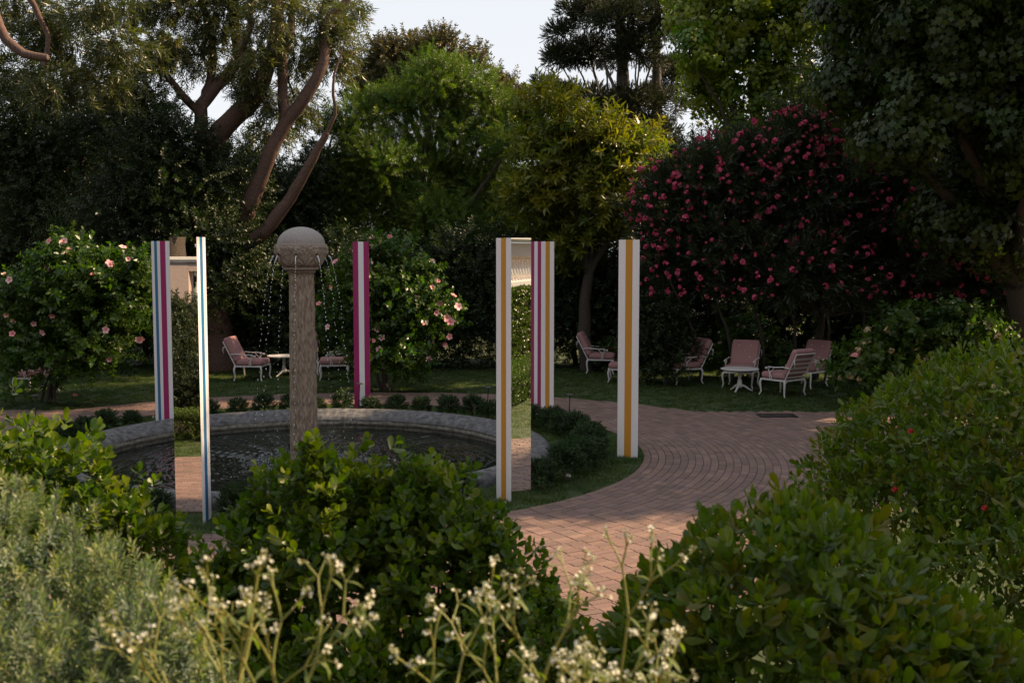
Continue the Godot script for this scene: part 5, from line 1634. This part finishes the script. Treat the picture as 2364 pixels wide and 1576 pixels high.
# centres and radii of the leafy masses, in metres
const MASS := {
	"EUC": [[-9.54,9.16,-28.71,0.55,0.55,0.44],[-8.73,9.35,-29.63,0.57,0.57,0.46],[-8.82,8.27,-29.11,0.5,0.56,0.43],[-8.25,7.95,-29.81,0.57,0.52,0.44],[-7.46,9.07,-29.88,0.52,0.69,0.48],[-6.31,8.12,-28.2,0.49,0.65,0.46],[-5.73,8.81,-28.04,0.49,0.54,0.41],[-5.67,8.29,-30.51,0.53,0.7,0.49],[-4.8,8.75,-28.78,0.44,0.66,0.44],[-6.22,7.14,-28.7,0.44,0.55,0.4],[-5.78,7.1,-30.99,0.38,0.66,0.41],[-4.58,8.22,-29.41,0.29,0.79,0.43],[-4.45,9.31,-30.51,0.28,0.53,0.32],[-6.06,6.24,-29.43,0.25,0.45,0.28],[-8.03,8.97,-29.92,0.46,0.58,0.41],[-9.07,7.53,-28.45,0.49,0.44,0.37],[-8.46,10.07,-29.9,1.04,0.46,0.6],[-6.47,10.23,-30.6,1.18,0.47,0.66],[-7.12,7.92,-29.57,0.34,0.45,0.32]],
	"EUC2": [[-11.22,8.61,-26.08,0.6,0.5,0.44],[-10.08,8.39,-25.91,0.6,0.55,0.46],[-8.68,8.19,-24.45,0.47,0.47,0.38],[-10.78,7.75,-26.12,0.6,0.45,0.42],[-9.64,7.59,-25.72,0.54,0.49,0.42],[-8.62,7.47,-25.02,0.43,0.48,0.37],[-9.62,6.72,-24.37,0.66,0.37,0.41],[-9.41,6.91,-26.38,0.51,0.41,0.37],[-11.0,6.97,-25.43,0.59,0.39,0.39]],
	"DARKL1": [[-12.79,6.33,-30.26,1.75,1.28,1.36],[-13.27,4.86,-30.45,1.76,1.41,1.42],[-11.43,5.65,-30.26,1.51,1.28,1.26],[-12.4,3.82,-30.51,1.88,1.29,1.43],[-12.88,2.43,-29.87,1.72,1.15,1.29]],
	"DARKL2": [[-8.22,3.79,-28.96,0.89,1.0,0.85],[-7.47,2.91,-28.53,0.88,0.77,0.74],[-8.47,4.89,-29.12,0.78,0.78,0.71],[-9.74,6.31,-29.05,1.34,1.01,1.06],[-8.7,5.05,-28.12,1.51,1.3,1.27],[-9.61,3.77,-28.16,1.62,1.3,1.32],[-8.25,3.34,-28.26,1.52,1.2,1.22],[-7.59,4.68,-29.16,1.01,1.12,0.96],[-7.69,2.36,-28.52,1.43,0.99,1.09]],
	"DARKL3": [[-7.37,4.37,-33.15,1.15,1.4,1.15],[-6.17,3.86,-32.76,1.13,1.39,1.13],[-6.87,2.61,-33.01,1.65,1.14,1.26],[-5.54,4.86,-32.86,0.76,1.01,0.8],[-7.53,5.61,-32.82,0.63,0.63,0.57],[-5.31,6.25,-33.1,0.51,0.76,0.57]],
	"PEPPER": [[-4.06,6.63,-33.17,0.77,0.89,0.75],[-3.23,7.33,-33.81,0.78,0.72,0.67],[-2.3,8.09,-33.36,0.71,0.58,0.58],[-1.44,7.78,-33.86,0.78,0.65,0.64],[-0.67,7.07,-33.71,0.71,0.71,0.64],[-2.22,6.71,-33.98,0.98,0.78,0.79],[-1.17,6.02,-33.34,0.9,0.83,0.78],[-3.72,5.32,-32.33,0.99,0.87,0.84],[-2.6,5.16,-33.72,1.17,0.84,0.9],[-0.41,5.56,-33.93,0.72,0.85,0.7],[-1.32,4.65,-33.81,1.04,0.78,0.82],[-4.83,5.0,-33.14,0.7,0.89,0.72],[-3.86,4.0,-33.43,1.16,0.9,0.93],[-2.26,3.61,-32.42,1.37,0.87,1.01],[-0.8,3.62,-33.66,1.04,0.91,0.87],[-2.95,2.6,-33.15,2.29,1.02,1.49],[-4.73,6.45,-32.57,0.35,0.56,0.41],[-0.02,6.16,-32.13,0.37,0.49,0.39]],
	"OAK": [[-4.46,9.47,-38.42,0.62,0.67,0.58],[-3.53,9.71,-38.59,0.67,0.52,0.53],[-2.37,9.53,-37.51,0.61,0.65,0.56],[-1.41,9.25,-38.36,0.47,0.62,0.49],[-0.39,8.18,-37.89,0.73,0.58,0.59],[-4.59,8.28,-37.58,0.79,0.87,0.75],[0.04,7.25,-37.75,0.58,0.87,0.65],[-3.22,8.74,-38.32,1.77,0.88,1.19]],
	"MAGN": [[0.82,6.41,-29.45,0.62,0.54,0.5],[1.66,5.82,-28.45,0.82,0.55,0.58],[2.7,5.34,-29.14,0.84,0.67,0.64],[3.24,4.75,-28.45,0.49,0.53,0.43],[1.15,5.23,-29.26,0.9,0.79,0.72],[2.07,4.33,-28.8,1.0,0.78,0.75],[1.56,3.35,-29.46,0.91,0.68,0.67],[2.92,4.14,-29.58,0.68,0.57,0.53],[0.64,4.34,-29.01,0.56,0.78,0.57],[3.36,5.93,-29.6,0.2,0.28,0.21],[2.33,6.17,-28.77,0.2,0.28,0.2],[0.95,6.79,-28.49,0.2,0.27,0.2]],
	"PINE": [[2.52,11.67,-42.3,0.81,0.73,0.7],[3.8,11.18,-40.59,1.17,0.7,0.84],[5.32,11.2,-41.09,0.71,0.95,0.75],[1.62,10.09,-41.72,0.67,0.45,0.51],[2.85,10.26,-42.33,1.22,0.65,0.84],[4.46,10.11,-40.97,1.18,0.79,0.89],[1.2,8.85,-40.63,0.63,0.31,0.42],[2.42,8.79,-43.1,1.49,0.5,0.9],[4.53,8.26,-41.44,1.75,0.72,1.11],[6.05,9.47,-43.38,0.67,1.0,0.75],[4.24,7.34,-43.19,2.16,0.83,1.35],[3.11,11.84,-41.63,0.64,0.48,0.5],[4.7,12.05,-41.88,0.81,0.48,0.58],[1.87,11.0,-42.06,0.57,0.4,0.44]],
	"LIME": [[5.75,9.84,-34.43,0.93,0.86,0.8],[6.96,9.94,-34.29,0.99,0.92,0.86],[8.1,9.54,-34.18,0.92,0.99,0.86],[6.6,8.68,-34.36,1.12,0.73,0.83],[6.0,7.78,-35.32,0.68,0.68,0.61],[7.33,7.67,-34.02,0.98,0.65,0.74],[8.17,8.09,-33.79,0.71,0.78,0.67],[7.09,6.78,-34.66,0.8,0.47,0.57],[5.25,8.62,-33.21,0.51,0.64,0.52],[8.79,9.64,-33.4,0.64,1.03,0.75],[5.44,10.95,-35.43,0.82,0.55,0.61],[7.41,10.77,-34.06,1.18,0.52,0.77]],
	"PLANE": [[7.23,7.66,-23.15,0.93,0.71,0.74],[7.87,7.19,-21.53,1.04,0.79,0.82],[9.51,7.42,-22.75,0.96,0.92,0.85],[7.64,6.52,-23.24,1.03,0.72,0.78],[8.24,5.91,-21.56,1.04,0.79,0.82],[10.17,6.05,-23.35,0.81,0.94,0.79],[6.9,6.23,-23.4,0.45,0.49,0.43],[7.49,5.12,-21.68,0.79,0.5,0.58],[9.88,4.74,-23.38,0.85,0.81,0.75],[9.28,3.49,-22.9,0.88,0.7,0.71],[10.53,3.32,-23.54,0.54,1.0,0.69],[7.79,8.38,-22.56,1.39,0.61,0.9],[9.93,8.71,-23.62,1.45,0.82,1.02],[11.36,7.42,-23.71,1.09,1.46,1.15],[10.41,5.02,-21.57,1.0,1.33,1.05],[7.86,9.29,-21.68,1.25,0.83,0.94],[10.28,9.98,-23.53,1.54,1.0,1.14],[9.25,11.38,-24.39,1.41,0.94,1.06],[9.92,11.06,-22.25,1.46,1.03,1.12],[9.07,11.94,-22.87,1.06,0.7,0.79],[9.69,6.65,-20.7,0.96,0.96,0.86],[9.91,5.11,-20.7,0.88,0.96,0.82],[9.85,8.18,-21.0,0.97,0.89,0.84]],
	"OLEA": [[3.85,4.14,-26.65,0.77,0.82,0.68],[4.98,4.63,-26.21,1.01,0.81,0.77],[6.39,5.08,-26.28,0.96,0.81,0.75],[7.09,4.13,-26.2,1.26,1.01,0.96],[5.22,3.33,-26.29,1.42,0.96,1.01],[8.74,4.3,-26.65,1.08,0.87,0.83],[8.22,2.93,-26.18,1.51,0.96,1.05],[9.94,3.73,-26.3,1.26,0.96,0.95],[11.65,3.13,-26.94,1.14,1.09,0.95],[6.61,2.54,-25.74,1.49,0.84,0.99],[4.06,2.82,-26.61,0.82,0.82,0.7],[10.52,2.1,-26.88,1.55,0.83,1.01],[6.85,5.76,-26.2,0.4,0.35,0.32],[11.51,2.03,-26.06,1.0,0.8,0.77]],
	"HIBL": [[-9.12,2.92,-23.04,0.35,0.4,0.34],[-8.69,2.62,-22.59,0.61,0.43,0.47],[-7.86,2.62,-22.55,0.52,0.39,0.41],[-9.29,2.18,-22.75,0.79,0.52,0.59],[-10.01,1.9,-22.96,0.62,0.53,0.52],[-8.33,1.93,-22.48,0.91,0.61,0.68],[-9.03,1.22,-22.66,1.22,0.52,0.78],[-7.69,2.18,-22.67,0.35,0.48,0.37],[-7.73,2.61,-23.07,0.22,0.27,0.22],[-9.52,0.77,-22.75,0.88,0.35,0.55]],
	"HIBC": [[-2.61,2.94,-25.48,0.27,0.34,0.28],[-3.32,2.51,-24.94,0.48,0.43,0.41],[-2.77,2.08,-25.07,0.72,0.58,0.59],[-2.02,2.26,-25.32,0.41,0.41,0.37],[-3.61,1.56,-25.51,0.74,0.64,0.62],[-2.44,1.39,-25.16,0.82,0.68,0.67],[-2.87,0.73,-24.98,0.82,0.48,0.58],[-3.08,2.94,-24.9,0.24,0.24,0.22],[-1.87,1.58,-25.22,0.49,0.58,0.48]],
	"SHRR": [[3.56,1.57,-26.18,0.4,0.35,0.34],[3.29,0.99,-26.42,0.61,0.46,0.48],[3.86,0.99,-26.44,0.46,0.46,0.41],[3.42,0.41,-26.17,0.6,0.32,0.42],[3.11,1.62,-26.21,0.3,0.3,0.27]],
	"HYDR": [[8.12,1.39,-22.68,0.83,0.39,0.55],[7.49,0.88,-22.59,0.74,0.35,0.49],[8.57,0.95,-22.68,0.96,0.44,0.63],[9.06,1.5,-22.41,0.69,0.34,0.47],[7.05,0.56,-22.28,0.43,0.26,0.31]],
	"CREAM": [[5.88,1.03,-27.56,0.38,0.36,0.33],[5.54,0.46,-27.66,0.64,0.37,0.45],[6.26,0.37,-27.55,0.53,0.37,0.41]],
	"BACK1": [[-19.77,5.42,-43.82,3.71,1.85,1.67],[-16.44,5.75,-43.9,3.04,1.86,1.47],[-18.2,3.42,-43.9,4.22,1.86,1.82]],
	"BACK2": [[-12.28,4.92,-43.89,3.04,1.52,1.37],[-9.05,4.78,-44.5,3.08,1.54,1.39],[-6.03,5.07,-43.59,2.51,1.51,1.21],[-9.69,3.08,-43.41,5.01,1.67,2.0]],
	"BACK3": [[-2.27,4.97,-45.03,3.12,1.56,1.4],[1.17,4.96,-44.96,3.11,1.38,1.35],[4.27,5.48,-45.08,2.77,1.56,1.3],[1.16,3.08,-44.42,5.13,1.71,2.05]],
	"BACK4": [[7.96,5.28,-44.54,3.08,1.37,1.34],[11.34,6.13,-44.51,3.42,1.88,1.59],[15.28,6.07,-43.67,3.36,2.18,1.66],[19.39,6.11,-44.29,3.41,2.21,1.69],[13.92,3.42,-44.4,5.98,1.88,2.36]],
	"DARKR": [[4.57,5.16,-31.7,0.98,0.73,0.77],[5.62,5.51,-31.52,0.97,0.67,0.74],[6.88,5.61,-31.25,0.96,0.72,0.76],[8.31,6.44,-31.31,0.96,0.96,0.87],[8.95,7.59,-31.17,0.96,1.08,0.92],[10.32,6.98,-30.98,1.19,1.43,1.18],[11.56,8.59,-31.61,1.34,1.46,1.26],[6.18,4.66,-31.24,1.44,0.72,0.97],[8.12,4.93,-31.87,1.47,0.74,0.99]],
	"TH0": [[-12.69,1.03,-30.14,2.2,1.39,1.26],[-13.86,1.7,-30.82,1.35,1.14,0.87],[-11.87,1.88,-30.65,1.34,1.13,0.87]],
	"TH1": [[-10.13,0.98,-30.84,2.14,1.3,1.2],[-10.96,1.7,-30.82,1.28,1.04,0.81],[-9.14,1.88,-30.82,1.28,1.04,0.81]],
	"TH2": [[-7.56,1.12,-30.56,1.76,1.29,1.07],[-8.13,1.85,-30.11,1.04,1.02,0.72],[-6.78,2.0,-30.7,1.06,1.04,0.74]],
	"TH3": [[-5.38,1.49,-30.24,1.86,1.51,1.18],[-6.13,2.19,-30.34,1.12,1.21,0.82],[-4.59,2.36,-30.63,1.13,1.23,0.82]],
	"TH4": [[-2.61,1.12,-30.52,2.11,1.53,1.27],[-3.44,1.83,-30.43,1.26,1.22,0.87],[-1.67,1.99,-30.85,1.28,1.23,0.88]],
	"TH5": [[-0.38,1.71,-30.59,1.76,1.65,1.19],[-1.07,2.42,-30.37,1.05,1.31,0.83],[0.41,2.6,-30.3,1.05,1.31,0.82]],
	"TH6": [[1.76,1.11,-30.79,1.78,1.42,1.12],[1.03,1.83,-30.48,1.06,1.13,0.76],[2.55,2.0,-30.73,1.06,1.13,0.77]],
	"TH7": [[3.72,1.25,-30.38,1.75,1.4,1.1],[3.0,1.96,-30.26,1.05,1.12,0.76],[4.52,2.12,-30.53,1.06,1.13,0.76]],
	"TH8": [[6.14,0.99,-30.75,2.01,1.3,1.16],[5.24,1.73,-30.24,1.19,1.02,0.77],[7.03,1.88,-30.73,1.21,1.04,0.79]],
	"TH9": [[8.55,0.51,-30.84,2.02,1.19,1.12],[7.7,1.23,-30.74,1.21,0.95,0.75],[9.41,1.41,-30.76,1.21,0.95,0.75]],
	"TH10": [[10.9,0.69,-30.11,2.08,1.16,1.13],[10.21,1.36,-30.6,1.27,0.94,0.77],[12.08,1.52,-30.79,1.28,0.95,0.78]],
	"TH11": [[13.36,0.57,-30.14,1.97,1.28,1.14],[12.62,1.26,-30.32,1.19,1.03,0.78],[14.3,1.43,-30.31,1.19,1.03,0.78]],
}
